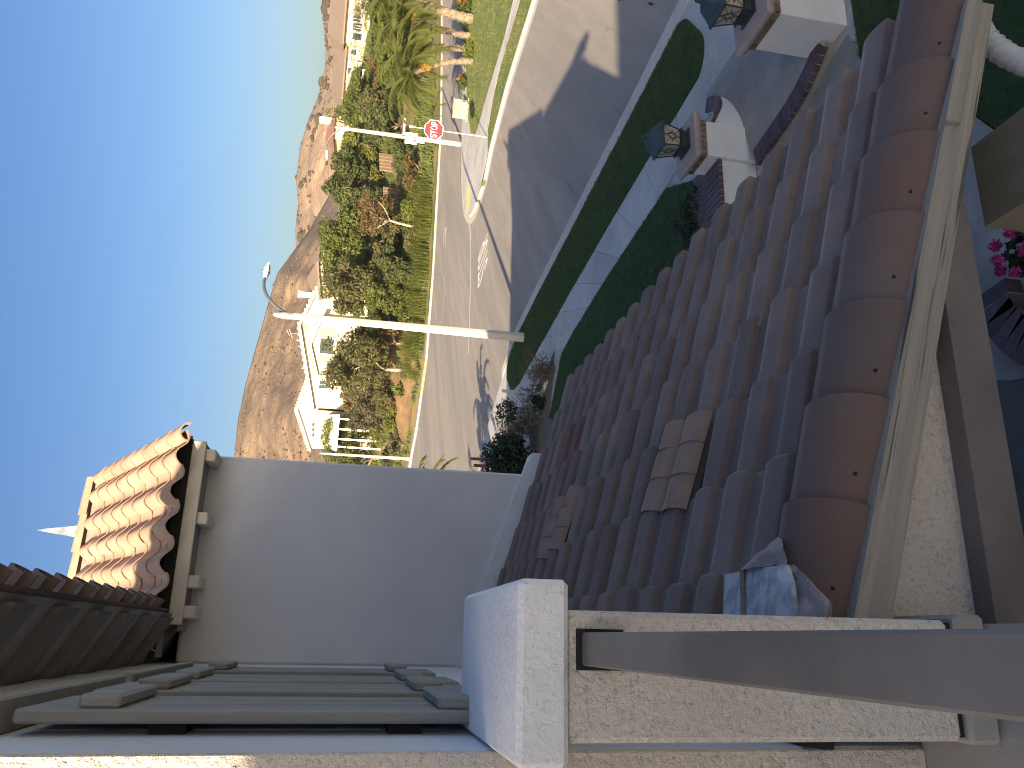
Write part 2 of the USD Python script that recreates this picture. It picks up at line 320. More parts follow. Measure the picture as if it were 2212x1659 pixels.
# ================================================================== GROUND, ROADS, PAVEMENTS
def gl(pts, z=0.0): return gp(np.array(pts, float), z)[:, :2]
near_kerb = np.vstack([[(15.5, -2.0)], gl([(1475, 15), (1371, 218), (1313, 329), (1229, 494), (1173, 603), (1115, 721), (1091, 797), (1055, 914), (1033, 1017)])])
near_kerb = np.vstack([near_kerb, [(-14, 43.5), (-45, 66)]])
far_kerb = gl([(884, 1004), (906, 920), (912, 846), (924, 767), (930, 680), (937, 592), (941, 512), (952, 314), (954, 258), (956, 95), (955, 0)])
far_kerb = far_kerb[np.argsort(far_kerb[:, 0])]
far_kerb = np.vstack([[(-70, 112), (-30, 92)], [(-14.5, 80.5), (-8.7, 77.0), (-4.6, 71.5), (-1.2, 69.2)], far_kerb[3:], [(60, 101), (120, 150)]])
def yk(x): return np.interp(x, far_kerb[:, 0], far_kerb[:, 1])
island_edge = np.vstack([[(60, 3.0), (24, 6.5), (20, 17)], gl([(1151, 0), (1095, 179), (1056, 329), (1044, 397), (1028, 439), (1020, 462), (1012, 469), (1003, 460), (998, 445), (995, 393), (996, 258), (999, 90), (1000, 0)], .13), [(62, 80)]])
island = Polygon(island_edge)

def ss(x): x = np.clip(x, 0, 1); return x * x * (3 - 2 * x)
def terrain(x, y):
    d = np.asarray(y, float) - yk(x)
    z = .14 + np.interp(d, [0, 2.2, 6, 12, 19, 24, 30, 60], [0, .05, 1.0, 2.4, 3.9, 4.6, 4.9, 6.5])
    k = 1 + .75 * ss((np.asarray(x, float) - 8) / 32)
    return np.where(d > 2.2, z * k, z)
def tz(x, y): return float(terrain(x, y))

obj('ground', sheet([(-800, -800), (800, -800), (800, 800), (-800, 800)], -.35), M['soil'], kind='structure')
road_poly = Polygon(np.vstack([near_kerb, far_kerb, [(120, -30)]]))
obj('road', sheet(road_poly.buffer(.05), 0.0), M['asphalt'], kind='structure')

def offset_line(pts, d):
    pts = np.asarray(pts, float); t = np.gradient(pts, axis=0); t /= np.linalg.norm(t, axis=1, keepdims=True)
    return pts + d * np.stack([-t[:, 1], t[:, 0]], 1)
def resample(pts, step):
    l = LineString(pts); n = max(2, int(round(l.length / step)) + 1)
    return np.array([l.interpolate(k / (n - 1), normalized=True).coords[0] for k in range(n)])
def strip_poly(pts, d0_, d1_):
    return Polygon(np.vstack([offset_line(pts, d0_), offset_line(pts, d1_)[::-1]])).buffer(0)
def kerb(name, pts, side, top=.14, step=3.0, wid=.15, gutter=.42, mats='kerb_concrete', painted=None):
    """kerb stones along pts (the road side edge), gutter on the road side; side=+1: pavement lies to the left"""
    root = thing(name, kind='structure'); p = resample(pts, step)
    for k in range(len(p) - 1):
        q = p[k:k + 2]; g = (q[1] - q[0]); L = np.linalg.norm(g); g = g / L * .008; q = np.array([q[0] + g, q[1] - g])
        nrm = np.array([-g[1], g[0]]) / np.linalg.norm(g) * side
        c = (q[0] + q[1]) / 2; ug = g / np.linalg.norm(g)
        x = box((-L / 2 + .006, 0, -.1), (L / 2 - .006, wid, top), .02)
        x.vertices = np.column_stack([c + x.vertices[:, :1] * ug + x.vertices[:, 1:2] * nrm, x.vertices[:, 2]])
        if side < 0: x.invert()
        obj('kerb_stone', x, M[painted if painted and -1.6 < c[0] < .9 else mats], root)
    if gutter: obj('gutter', sheet(strip_poly(p, -side * gutter, side * .01), .006), M['kerb_concrete'], root)
    return root
nk = near_kerb[:-2]
nk_main = nk[:8]
# the light band of the photograph is gutter (outer) and kerb (inner); the yard lies to the left when walking away from the camera
kerb('kerb', offset_line(resample(nk[:8], 1.5), .03), 1, gutter=.2, wid=.42)
isl_line = resample(island_edge[1:-1], .9)
ccw = Polygon(island_edge).exterior.is_ccw
kerb('kerb', isl_line, 1 if ccw else -1, step=1.8, gutter=.45)
kerb('kerb', resample(far_kerb[1:-1], 1.0), 1 if (far_kerb[-1][0] > far_kerb[0][0]) else -1, step=4.0, gutter=.5, painted='paint_yellow')

# ---- near side: concrete base, sidewalk slabs, grass strips
yard = Polygon(np.vstack([offset_line(near_kerb, .40), [(-45, -20), (15.5, -20)]])).buffer(0)
obj('driveway', sheet(yard, .118), M['concrete'], kind='structure')
strip = Polygon(np.vstack([offset_line(near_kerb[1:8], .46), gl([(1091, 812), (1104, 846), (1124, 824), (1186, 713), (1248, 603), (1371, 391), (1443, 278), (1547, 105), (1478, 37)], .15)])).buffer(0).buffer(-.55).buffer(.55)
swl_out = gl([(1547, 105), (1443, 278), (1371, 391), (1248, 603), (1186, 713), (1124, 824)], .15)
swl_in = gl([(1530, 250), (1438, 406), (1371, 506), (1317, 587), (1237, 717), (1194, 794)], .15)
walk = thing('sidewalk', kind='structure')
a_, b_ = LineString(swl_out), LineString(swl_in)
NS = 9
for k in range(NS):
    f0, f1 = k / NS + .0008, (k + 1) / NS - .0008
    q = [a_.interpolate(f0, normalized=True).coords[0], a_.interpolate(f1, normalized=True).coords[0], b_.interpolate(f1, normalized=True).coords[0], b_.interpolate(f0, normalized=True).coords[0]]
    obj('slab', slab(Polygon(q).buffer(0), .08, .146 + .003 * (k % 2)), M['concrete'], walk)
lawn1 = Polygon(np.vstack([gl([(1438, 406), (1371, 506), (1317, 587), (1237, 717), (1212, 763)], .15), [(-.9, 21.7), (-.6, 17.5)], W(np.array([(3.2, 11.05, 0), (7.46, 11.0, 0)]))[:, :2]])).buffer(0)
lawn2 = Polygon([(4.95, 8.55), (4.79, 8.48), (3.99, 8.20), (3.39, 7.1), (2.53, 6.07), (2.2, 5.2), (2.6, 4.2), (9, 1.5), (14, -3), (14, 3), (8.5, 10.5)]).buffer(0)
gravel_p = Polygon(W(np.array([(7.44, 10.98, 0), (3.2, 11.02, 0), (2.6, 10.25, 0), (7.3, 10.2, 0)]))[:, :2])
gravel2 = Polygon([(1.05, 21.55), (.55, 22.35), (-.1, 23.7), (-1.6, 24.0), (-3.2, 22.6), (-3.0, 17.0), (-.62, 17.5), (-.92, 21.7)]).buffer(0)
for nm, pl, mt in (('grass_strip', strip, 'lawn_shade_tint'), ('lawn', lawn1, 'lawn_shade_tint'), ('lawn', lawn2, 'lawn_shade_tint')):
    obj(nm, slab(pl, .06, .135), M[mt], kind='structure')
for pl in (gravel_p, gravel2):
    obj('gravel_bed', slab(pl, .06, .15), M['gravel'], kind='structure')

def pts_in(poly, n):
    x0, y0, x1, y1 = poly.bounds; out = []
    from shapely import contains_xy
    while len(out) < n:
        q = RNG.uniform((x0, y0), (x1, y1), (n * 2, 2)); q = q[contains_xy(poly, q[:, 0], q[:, 1])]; out += q.tolist()
    return np.array(out[:n])
def tuft(nb, h, spread, w, lean, seed):
    r = np.random.default_rng(seed); V = []; F = []
    for _ in range(nb):
        a = r.uniform(0, 2 * math.pi); p = np.array([*(r.normal(0, spread, 2)), 0]); d = np.array([math.cos(a), math.sin(a), 0]); side = np.array([-d[1], d[0], 0])
        hh = h * r.uniform(.6, 1.15); ln = lean * r.uniform(.3, 1.2); b = len(V)
        V += [p - side * w / 2, p + side * w / 2, p + d * ln * hh * .45 + side * w * .4 + [0, 0, hh * .65], p + d * ln * hh * .45 - side * w * .4 + [0, 0, hh * .65], p + d * ln * hh + [0, 0, hh * (1 - .35 * ln)]]
        F += [[b, b + 1, b + 2], [b, b + 2, b + 3], [b + 3, b + 2, b + 4]]
    return T(V, F)
g1 = tuft(9, .055, .035, .006, .7, 1)
P_ = np.vstack([pts_in(strip, 14000), pts_in(lawn1, 11000), pts_in(lawn2.intersection(Polygon([(1, 3), (9, 3), (9, 11), (1, 11)])), 9000)])
scatter('lawn_grass', g1, M['grass_blade_shade_tint'], np.column_stack([P_, np.full(len(P_), .13)]), RNG.uniform(0, 6.28, len(P_)), RNG.uniform(.5, 1.0, len(P_)), label='short dark green grass blades of the shaded front lawns', category='grass')
peb = trimesh.creation.icosphere(subdivisions=1, radius=.016); peb.vertices = peb.vertices * [1.2, .9, .6] + RNG.normal(0, .0015, peb.vertices.shape)
P_ = np.vstack([pts_in(gravel_p, 3500), pts_in(gravel2, 6000)])
scatter('pebbles', peb, M['pebble'], np.column_stack([P_, np.full(len(P_), .153)]), RNG.uniform(0, 6.28, len(P_)), RNG.uniform(.6, 2.0, len(P_)), label='loose grey and tan pebbles covering the planting beds', category='pebbles')

for k, (D0, D1, lab) in enumerate((((1176, 843), (1163, 894), 'white painted edging board lying in the pebbles left of the white post'), ((1184, 822), (1177, 842), 'short white edging board at the end of the sidewalk'))):
    q0, q1 = gp(np.array(D0, float), .16), gp(np.array(D1, float), .16); obj('edging_board', beam(q0 + [0, 0, .04], q1 + [0, 0, .04], .05, .10), M['wall_white'], label=lab, category='edging')
# ---- corner island
obj('island_lawn', slab(island.buffer(-.12), .02, .150), M['lawn_sun_tint'], kind='structure')
plaza = Polygon(gl([(1124, 0), (1100, 79), (1080, 149), (1066, 208), (1054, 278), (1053, 300), (1053, 330), (1043, 397), (1027, 437), (1019, 459), (1012, 466), (1004, 458), (999, 443), (996, 393), (997, 258), (1000, 90), (1005, 90), (1008, 198), (1011, 250), (1017, 287), (1027, 290), (1032, 278), (1051, 208), (1069, 149), (1090, 79), (1109, 0)], .15)).buffer(0).intersection(island.buffer(-.13))
iw = thing('island_sidewalk', kind='structure')
x0, y0, x1, y1 = plaza.bounds
cut = []
for k in range(14):        # slab joints every 3 m across the paving, along its length
    h = math.radians(60); u = np.array([math.sin(h), math.cos(h)]); n = np.array([u[1], -u[0]]); o = np.array([8.5, 45]) + u * (k * 2.6 - 1)
    c = Polygon([o + n * 60, o - n * 60, o - n * 60 + u * 2.585, o + n * 60 + u * 2.585]).intersection(plaza)
    if c.area > .1: obj('slab', slab(c, .10, .158 + .002 * (k % 2)), M['concrete'], iw)
tact = thing('tactile_paving', 'yellow strip of raised tactile paving at the tip of the corner island', 'tactile paving')
ta, tb = gp(np.array([(1011, 404.), (1011, 452.)]), .16)
for k in range(16):
    f = (k + .5) / 16; c = ta + (tb - ta) * f; u = (tb - ta) / np.linalg.norm(tb - ta)
    v_ = np.array([-u[1], u[0], 0]); hw = np.linalg.norm(tb - ta) / 32 * .86
    b = box((-hw, -.42, 0), (hw, .42, .012), .004); b.vertices = c + b.vertices[:, :1] * u + b.vertices[:, 1:2] * v_ + b.vertices[:, 2:] * AX_Z
    obj('ridge', b, M['paint_yellow'], tact)
scatter('island_grass', tuft(8, .07, .06, .012, .7, 3), M['grass_blade_sun_tint'], *(lambda P_: (np.column_stack([P_, np.full(len(P_), .148)]), RNG.uniform(0, 6.28, len(P_)), RNG.uniform(.7, 1.6, len(P_))))(pts_in(island.buffer(-.2).difference(plaza.buffer(.05)).intersection(Polygon([(5, 20), (32, 20), (40, 66), (5, 60)])), 9000)), label='short sunlit grass of the corner island lawn', category='grass')

# ---- painted road markings
cl = gl([(1014, 474), (1017, 520), (1016.5, 600), (1014.5, 700), (1013, 735), (1012, 764)])
obj('centre_line', sheet(LineString(cl).buffer(.07, cap_style=2), .005), M['paint_white'], label='long white line painted on the road beyond the near street lamp', category='road marking')
hd = math.radians(-23.5); tu = np.array([math.cos(-hd), math.sin(-hd)]); tv = np.array([math.sin(hd), math.cos(hd)])
txt = meshkit.text_mesh('STOP', 1.0, .003); b = txt.bounds
base = gp(np.array([1041., 622.])).copy()
v = txt.vertices.copy(); v[:, 0] = (v[:, 0] - b[0][0]) / (b[1][0] - b[0][0]) * 1.95; v[:, 1] = (v[:, 1] - b[0][1]) / (b[1][1] - b[0][1]) * 2.75
base = np.array([4.62, 37.72]) + tv * -1.15 + tu * .55
txt.vertices = np.column_stack([base + v[:, :1] * tu + v[:, 1:2] * tv, v[:, 2] + .003])
obj('road_lettering', txt, M['paint_white'], label='tall white letters STOP painted on the near lane', category='road marking')
arrow = [(0, 0), (.14, 0), (.14, 2.6), (.42, 2.4), (.07, 3.6), (-.28, 2.4), (0, 2.6)]
ah = math.radians(63); au = np.array([math.cos(ah), -math.sin(ah)]); av = np.array([math.sin(ah), math.cos(ah)])
for k, (o, lab) in enumerate((((9.6, 59.0), 'white arrow painted on the far road, nearer of two side by side'), ((10.0, 60.3), 'white bar painted on the far road, just beyond the arrow'))):
    q = np.array(arrow if k == 0 else [(0, 0), (.12, 0), (.12, 2.2), (0, 2.2)]) * [1.3, .55 if k == 0 else .6]
    obj('lane_arrow' if k == 0 else 'lane_bar', sheet(np.array(o) + q[:, :1] * au + q[:, 1:] * av, .005), M['paint_white'], label=lab, category='road marking')
bl = gl([(961, 600), (957, 690), (953, 700)])
obj('edge_line', sheet(LineString(gl([(962, 585), (958, 660), (954, 700)])).buffer(.05, cap_style=2), .005), M['paint_white'], label='thin white line on the far side of the far road', category='road marking')

# ================================================================== FAR SIDE: verge, slope and hills
pav = far_kerb[1:-1]
obj('far_sidewalk', slab(strip_poly(resample(far_kerb[1:9], 2), .16, 2.0), .05, .145), M['concrete_dirty'], kind='structure')
obj('far_verge', slab(strip_poly(resample(far_kerb[7:-1], 2), .16, 2.2), .05, .150), M['lawn_sun_tint'], kind='structure')
us = np.unique(np.concatenate([np.linspace(-90, -20, 25), np.linspace(-20, 60, 130), np.linspace(60, 190, 40)])); vs = np.concatenate([np.linspace(2.0, 26, 36), np.linspace(27, 70, 16)])
def slope_pt(x, d):
    y = float(yk(x)) + d; b = .0 if d < 2.5 else min(1, (d - 2.5) / 3)
    n = meshkit.fbm(np.array([x * .22, y * .22, 0.0]), 4, 5) - .5
    return (x, y, tz(x, y) + b * n * .9 - (.03 if d < 2.1 else 0))
obj('slope', grid(slope_pt, us, vs), M['verge_soil'], smooth=True, kind='structure')
# bare orange earth on the left part of the bank
def earth_pt(x, d):
    p = slope_pt(x, d); return (p[0], p[1], p[2] + .05)
obj('bare_earth', grid(earth_pt, np.linspace(-9, 9.5, 46), np.linspace(3.2, 13.5, 30)), M['soil'], smooth=True, kind='structure')

def ridge_fn(pts):
    r = ray(np.array(pts, float)); b = np.arctan2(r[:, 0], r[:, 1]); e = r[:, 2] / np.hypot(r[:, 0], r[:, 1])
    o = np.argsort(b); return b[o], e[o]
LB, LE = ridge_fn([(470, 1300), (500, 1080), (508, 970), (515, 900), (530, 830), (555, 740), (578, 660), (600, 590), (640, 535), (672, 490), (700, 440), (735, 380), (790, 300)])
RB, RE = ridge_fn([(640, 560), (638, 500), (640, 480), (645, 440), (640, 390), (648, 320), (665, 260), (690, 200), (703, 140), (705, 105), (700, 60), (697, 0), (690, -60), (700, -200)])
def hill(name, B, E, rf, rr, rb, z0, material, b0, b1, nb, nr, amp, seed, fall):
    bs = np.linspace(b0, b1, nb); rs = np.concatenate([np.linspace(rf, rr, nr), np.linspace(rr, rb, 8)[1:]])
    Bm, Rm = np.meshgrid(bs, rs, indexing='ij')
    top = EYE + np.interp(Bm, B, E) * rr
    f = np.where(Rm <= rr, np.clip((Rm - rf) / (rr - rf), 0, 1), 1); f = .55 * f + .45 * ss(f)
    z = z0 + (top - z0) * f
    X, Y = Rm * np.sin(Bm), Rm * np.cos(Bm)
    n = meshkit.fbm(np.stack([X / 26, Y / 26, np.zeros_like(X)], -1), 5, seed) - .5
    gul = np.abs(meshkit.fbm(np.stack([Bm * 9 + n * .6, Rm / 300, np.full_like(Bm, 3.1)], -1), 3, seed + 3) - .5) * 2
    edge = np.clip(np.sin(np.clip(f, 0, 1) * math.pi), 0, 1) ** .7
    z = z + n * amp * (edge + .06) - (1 - gul) ** 3 * amp * .8 * edge
    z = np.where(Rm > rr, z - (Rm - rr) * fall, z)
    i = np.arange(nb * len(rs)).reshape(nb, len(rs)); q = np.stack([i[:-1, :-1], i[1:, :-1], i[1:, 1:], i[:-1, 1:]], -1).reshape(-1, 4)[:, ::-1]
    me = T(np.stack([X, Y, z], -1).reshape(-1, 3), np.vstack([q[:, [0, 1, 2]], q[:, [0, 2, 3]]]))
    obj(name, me, material, smooth=True, kind='structure')
    return (bs, rs, z)
hl = hill('hill', LB, LE, 118, 235, 330, 4.0, M['hill_scrub'], -.75, .42, 330, 110, 7.0, 11, .25)
hr = hill('hill', RB, RE, 200, 430, 620, 4.0, M['hill_sand'], -.1, .80, 330, 110, 12.0, 23, .2)
def on_hill(h, b, r):
    bs, rs, z = h; i = np.clip(np.searchsorted(bs, b), 0, len(bs) - 1); j = np.clip(np.searchsorted(rs, r), 0, len(rs) - 1); return z[i, j]
blob = trimesh.creation.icosphere(subdivisions=2, radius=1.0); blob.vertices = blob.vertices * (.75 + .5 * meshkit.fbm(blob.vertices * 2.1 + 5, 3, 2)[:, None]); blob.vertices[:, 2] *= .7
pos, sc = [], []
r_ = np.random.default_rng(5)
while len(pos) < 1500:                      # dark shrubs dotted over the pale hill
    b = r_.uniform(.05, .7); r = r_.uniform(215, 428); q = meshkit.fbm(np.array([b * 14, r / 40, 1.0]), 3, 9)
    if r_.uniform() > ss((q - .40) / .22): continue
    pos.append((r * math.sin(b), r * math.cos(b), on_hill(hr, b, r) + .1)); sc.append(r_.choice([.55, .9, 1.3, 2.4], p=[.5, .3, .16, .04]) * r_.uniform(.7, 1.3))
while len(pos) < 3600:                      # low scrub over the brown hill
    b = r_.uniform(-.55, .38); r = r_.uniform(125, 236); q = meshkit.fbm(np.array([b * 18, r / 16, 1.0]), 3, 19)
    if r_.uniform() > ss((q - .38) / .25) * .9 + .05: continue
    pos.append((r * math.sin(b), r * math.cos(b), on_hill(hl, b, r) + .05)); sc.append(r_.choice([.18, .28, .42], p=[.55, .37, .08]) * r_.uniform(.7, 1.3))
scatter('hill_bushes', blob, M['bush_far'], pos[:1500], r_.uniform(0, 6.28, 1500), sc[:1500], label='dark bushes dotted over the pale dry hill on the right', category='scrub', smooth=True)
scatter('hill_scrub', blob, M['scrub_near'], pos[1500:], r_.uniform(0, 6.28, len(pos) - 1500), sc[1500:], label='low brown scrub covering the dry hill behind the gabled house', category='scrub', smooth=True)

# thin evening haze
hz = usdkit.material(stage, '/World/Looks/haze', {'v': ('principled_volume', {'color': (.80, .84, .90), 'density': .00022, 'anisotropy': .25})}, [], volume='v.volume')
obj('haze', box((-810, -810, -1.4), (810, 810, 75)), hz, kind='stuff', label='thin pale evening haze over the valley', category='haze')

# ================================================================== THE HOUSE WE STAND AT (house axes: s, t, z)
house = thing('home', 'grey stucco house we look out from, with brown tiled porch roof and balcony', 'house')
TL = 7.44                       # the plane of the big shaded wall
# --- walls
def wallbox(name, s, t, z, mt, parent=house, c=0.0, sm=False):
    return obj(name, hbox(s, t, z, c), M[mt], parent)
wallbox('wall', (-.254, 1.515), (TL, 11.6), (0, 6.72), 'stucco_smooth', c=.02)                      # projecting bay: the big shaded wall
wallbox('wall', (-8.2, -.254), (2.05, 11.6), (0, 6.93), 'stucco_smooth', c=.012)                     # wing with the shuttered windows
wallbox('wall', (-11.0, -3.1), (-9.0, -2.4), (0, 6.6), 'stucco_smooth')                               # body behind the balcony
wallbox('wall', (-16.0, -8.22), (3.6, 9.6), (0, 6.6), 'stucco_smooth')
g_ = Polygon([(-8.6, 6.60), (.10, 6.60), (-3.8, 9.1)])
obj('gable', panel(g_, W(np.array([0, 2.30, 0.0])), AX_D, AX_Z, .12), M['stucco'], house)
wallbox('balcony_floor', (-6, .055), (-2.4, 2.04), (3.62, 3.86), 'concrete_dirty')
# --- the main eave over us: soffit, rafters, fascia, tiles
SL2 = .555
def zr(s): return 6.74 + SL2 * (.165 - s)
def slopebox(s0, s1, t0, t1, thick, lift=0.0, f=None):
    f = f or zr
    P = [(s, t, f(s) + lift + q) for s in (s0, s1) for t in (t0, t1) for q in (0, -thick)]
    return hull(W(np.array(P)))
zl_ = lambda s: zr(-7.6 - s)
def hipped(lift, thick, s_e, t_n):
    """the wing's roof: gable towards us, hipped at the far end"""
    z_r, z_e = zr(-3.8) + lift, zr(s_e) + lift
    faces = [[(s_e, t_n, z_e), (s_e, 9.3, z_e), (-3.8, 4.0, z_r), (-3.8, t_n, z_r)], [(-7.6 - s_e, t_n, z_e), (-7.6 - s_e, 9.3, z_e), (-3.8, 4.0, z_r), (-3.8, t_n, z_r)], [(s_e, 9.3, z_e), (-7.6 - s_e, 9.3, z_e), (-3.8, 4.0, z_r)]]
    return cat([hull(W(np.vstack([q, np.array(q) - [0, 0, thick]]))) for q in faces])
roofm = obj('main_roof', hipped(0, .035, .135, 1.55), M['soffit'], house)
obj('roof_surface', hipped(.075, .06, .17, 1.5), M['tile_brown'], roofm)
for k in range(10):
    t = 1.85 + .606 * k
    obj('rafter', slopebox(-.253, .10, t, t + .26, .055, -.036), M['rafter'], roofm)
arch = [(math.cos(a), math.sin(a)) for a in np.linspace(math.pi, 0, 9)]
def barrel(r0_, r1_, L, th=.014, solid=False):
    """a half round tile lying along +x, wide end (r1) at x=L"""
    V = []; 
    for x, r in ((0, r0_), (L, r1_)):
        V += [(x, r * a, r * b) for a, b in arch] + [(x, (r - th) * a, (r - th) * b) for a, b in arch]
    n = len(arch); F = []
    for k in range(n - 1):
        o = 2 * n
        F += [[k, k + 1, o + k + 1], [k, o + k + 1, o + k]]
        F += [[n + k, o + n + k + 1, n + k + 1], [n + k, o + n + k, o + n + k + 1]]
        F += [[o + k, o + k + 1, o + n + k + 1], [o + k, o + n + k + 1, o + n + k]]
        F += [[k, n + k + 1, k + 1], [k, n + k, n + k + 1]]
    F += [[0, 2 * n, 3 * n], [0, 3 * n, n], [n - 1, 2 * n - 1, 4 * n - 1], [n - 1, 4 * n - 1, 3 * n - 1]]
    return T(V, F)
def place_tile(me, s, t, z, slope, roll=0.0, yaw=0.0):
    """tile local +x runs down the fall (+s), y along t"""
    c, sn = math.cos(slope), math.sin(slope)
    v = me.vertices; cr, sr = math.cos(roll), math.sin(roll); cy, sy = math.cos(yaw), math.sin(yaw)
    x, y, q = v[:, 0], v[:, 1], v[:, 2]; y, q = y * cr - q * sr, y * sr + q * cr; x, y = x * cy - y * sy, x * sy + y * cy
    return T(W(np.column_stack([s + x * c + q * sn, t + y, z - x * sn + q * c])), me.faces)
for k in range(19):
    t = 1.62 + .303 * k
    for j in range(2):
        s = .215 - .36 * (j + 1) * math.cos(math.atan(SL2))
        obj('roof_tile', place_tile(barrel(.085, .10, .38), s, t, zr(s) + .075 + .012 * j, math.atan(SL2), RNG.normal(0, .03)), M['tile_brown'], roofm)
def prism(p0, p1, half, rise, z):
    """a gable roof solid between two ridge feet (s,t), half width, rise"""
    p0, p1 = np.array(p0, float), np.array(p1, float); u = (p1 - p0) / np.linalg.norm(p1 - p0); n = np.array([-u[1], u[0]])
    P = [(*(p + n * h), z) for p in (p0, p1) for h in (-half, half)] + [(*p, z + rise) for p in (p0, p1)]
    return hull(W(np.array(P)))
obj('rear_roof', prism((-16.3, 6.2), (-7.6, 6.2), 3.4, 1.55, 6.62), M['tile_brown'], house)
obj('rear_roof', prism((-11.4, -5.3), (-2.75, -5.3), 3.3, 2.15, 6.62), M['tile_brown'], house)

# --- shuttered windows on the wing
def shutter(t0, t1, z0, z1, lab=None):
    p = thing('shutter', parent=house)
    n = 3; w = (t1 - t0) / n
    for k in range(n):
        obj('plank', hbox((-.225, -.19), (t0 + k * w + .007, t0 + (k + 1) * w - .007), (z0, z1), .006), M['shutter_wood'], p)
    for zz in (z0 + .16, z1 - .24):
        obj('batten', hbox((-.19, -.155), (t0 + .02, t1 - .02), (zz, zz + .10), .008), M['shutter_wood'], p)
    for zz in (z0 + .3, z1 - .4): obj('spacer', hbox((-.253, -.226), (t0 + .05, t1 - .05), (zz, zz + .09)), M['dark_gap'], p)
def window(t0, t1, z0, z1):
    w = thing('window', parent=house)
    obj('pane', hbox((-.250, -.246), (t0 + .05, t1 - .05), (z0 + .05, z1 - .05)), M['glass_dark'], w)
    obj('frame', cat([hbox((-.253, -.21), (t0, t0 + .06), (z0, z1), .006), hbox((-.253, -.21), (t1 - .06, t1), (z0, z1), .006), hbox((-.253, -.21), (t0 + .061, t1 - .061), (z0, z0 + .06), .006), hbox((-.253, -.21), (t0 + .061, t1 - .061), (z1 - .06, z1), .006)]), M['shutter_wood'], w)
shutter(2.31, 2.80, 4.86, 6.17); window(2.83, 3.02, 4.90, 6.18); shutter(3.05, 3.54, 4.86, 6.19)
obj('window_head', hbox((-.253, -.165), (2.30, 3.56), (6.20, 6.245), .006), M['shutter_wood'], house)
shutter(3.72, 4.22, 4.86, 6.20); window(4.25, 4.62, 4.90, 6.18); shutter(4.65, 5.14, 4.86, 6.20)
obj('window_head', hbox((-.253, -.165), (3.70, 5.16), (6.21, 6.255), .006), M['shutter_wood'], house)

# --- tiled roof of the projecting bay (eave towards us)
bay = thing('bay_roof', parent=house)
SL3 = math.radians(28.0)
TE, ZE3 = 7.02, 6.80
def zb(t): return ZE3 + math.tan(SL3) * (t - TE)
obj('deck', hull(W(np.array([(s, t, zb(t) - q) for s in (-.2, 1.60) for t in (7.08, 9.55) for q in (.02, .07)]))), M['soffit'], bay)
obj('fascia', hbox((.05, 1.56), (7.075, 7.105), (6.645, 6.755), .006), M['fascia_cream'], bay)
obj('soffit', hbox((.0, 1.56), (7.106, 7.438), (6.66, 6.68)), M['soffit'], bay)
obj('bird_stop', hbox((.0, 1.575), (7.079, 7.104), (6.757, 6.845)), M['dark_gap'], bay)
for s in (1.40, .86, .34, .10):
    obj('rafter_tail', hbox((s, s + .10), (7.106, 7.44), (6.56, 6.655), .01), M['fascia_cream'], bay)
def s_tile(Wd, L, hh, th=.013, n=12):
    """S shaped tile: y across (0..Wd), x down the fall (0..L)"""
    ys = np.linspace(0, 1, n); prof = []
    for y in ys:
        q = (hh * .95 * math.sin(math.pi * min(1, y / .58)) ** .8 if y < .58 else -.30 * hh * math.sin(math.pi * (y - .58) / .42))
        prof.append((y * (Wd + .012), q + .012))
    V = [(x, a, b + dz) for x, dz in ((0, -.005), (L, .016)) for a, b in prof] + [(x, a, b + dz - th) for x, dz in ((0, -.005), (L, .016)) for a, b in prof]
    F = []
    for k in range(n - 1):
        a, b, c, d_ = k, k + 1, n + k + 1, n + k
        F += [[a, d_, c], [a, c, b]]; o = 2 * n
        F += [[o + a, o + c, o + d_], [o + a, o + b, o + c], [n + k, o + n + k, o + n + k + 1], [n + k, o + n + k + 1, n + k + 1]]
    return T(V, F)
NB, WB = 6, .292
cosb, sinb = math.cos(SL3), math.sin(SL3)
tile_b = s_tile(WB, .41, .075)
for i in range(NB):
    for j in range(8):
        tt, a = TE - .05 + .362 * cosb * (j + 1), 1.60 - WB * (i + 1) + RNG.normal(0, .003)
        v = tile_b.vertices; x = v[:, 0] + RNG.normal(0, .004)
        P = np.column_stack([a + v[:, 1], tt - x * cosb + v[:, 2] * (-sinb), zb(tt) - x * sinb + v[:, 2] * cosb + .012])
        obj('roof_tile', T(W(P), tile_b.faces), M['tile_orange'], bay, smooth=40)
for k in range(5):
    a = 1.62 - .40 * k
    me = barrel(.085, .10, .42); me.vertices[:, 0] *= -1
    v = me.vertices; P = np.column_stack([a + v[:, 0], 9.62 + v[:, 1], zb(9.58) + .05 + v[:, 2] * 1.1 - .02 * v[:, 0]])
    obj('ridge_tile', T(W(P), me.faces), M['tile_orange'], bay, smooth=40)
for j in range(8):   # the barrel tiles of the right-hand verge
    tt = TE - .05 + .362 * cosb * (j + 1); me = barrel(.07, .085, .40); v = me.vertices
    P = np.column_stack([1.60 + v[:, 1], tt - v[:, 0] * cosb - v[:, 2] * sinb, zb(tt) - v[:, 0] * sinb + v[:, 2] * cosb + .01])
    obj('verge_tile', T(W(P), me.faces), M['tile_orange'], bay, smooth=40)
obj('mortar_bed', hull(W(np.array([(s, t, z) for s in (.0, 1.58) for t, z in ((9.50, zb(9.50) - .02), (9.50, zb(9.50) + .05), (9.74, zb(9.5)), (9.74, zb(9.5) + .06))]))), M['mortar'], bay)
back = hull(W(np.array([(s, t, z) for s in (-.2, 1.55) for t, z in ((9.6, zb(9.55) - .03), (11.8, 6.8), (11.8, 6.7), (9.5, 6.7))]))); obj('rear_slope', back, M['tile_orange'], bay)
sp = lathe([(0.0, .60), (.02, .53), (.105, .08), (.125, .06), (.125, -.5)], 4, math.radians(18 + 45))
sp.vertices += W(np.array([1.06, 10.0, 8.24]))
obj('chimney_spire', sp, M['galvanised'], house)

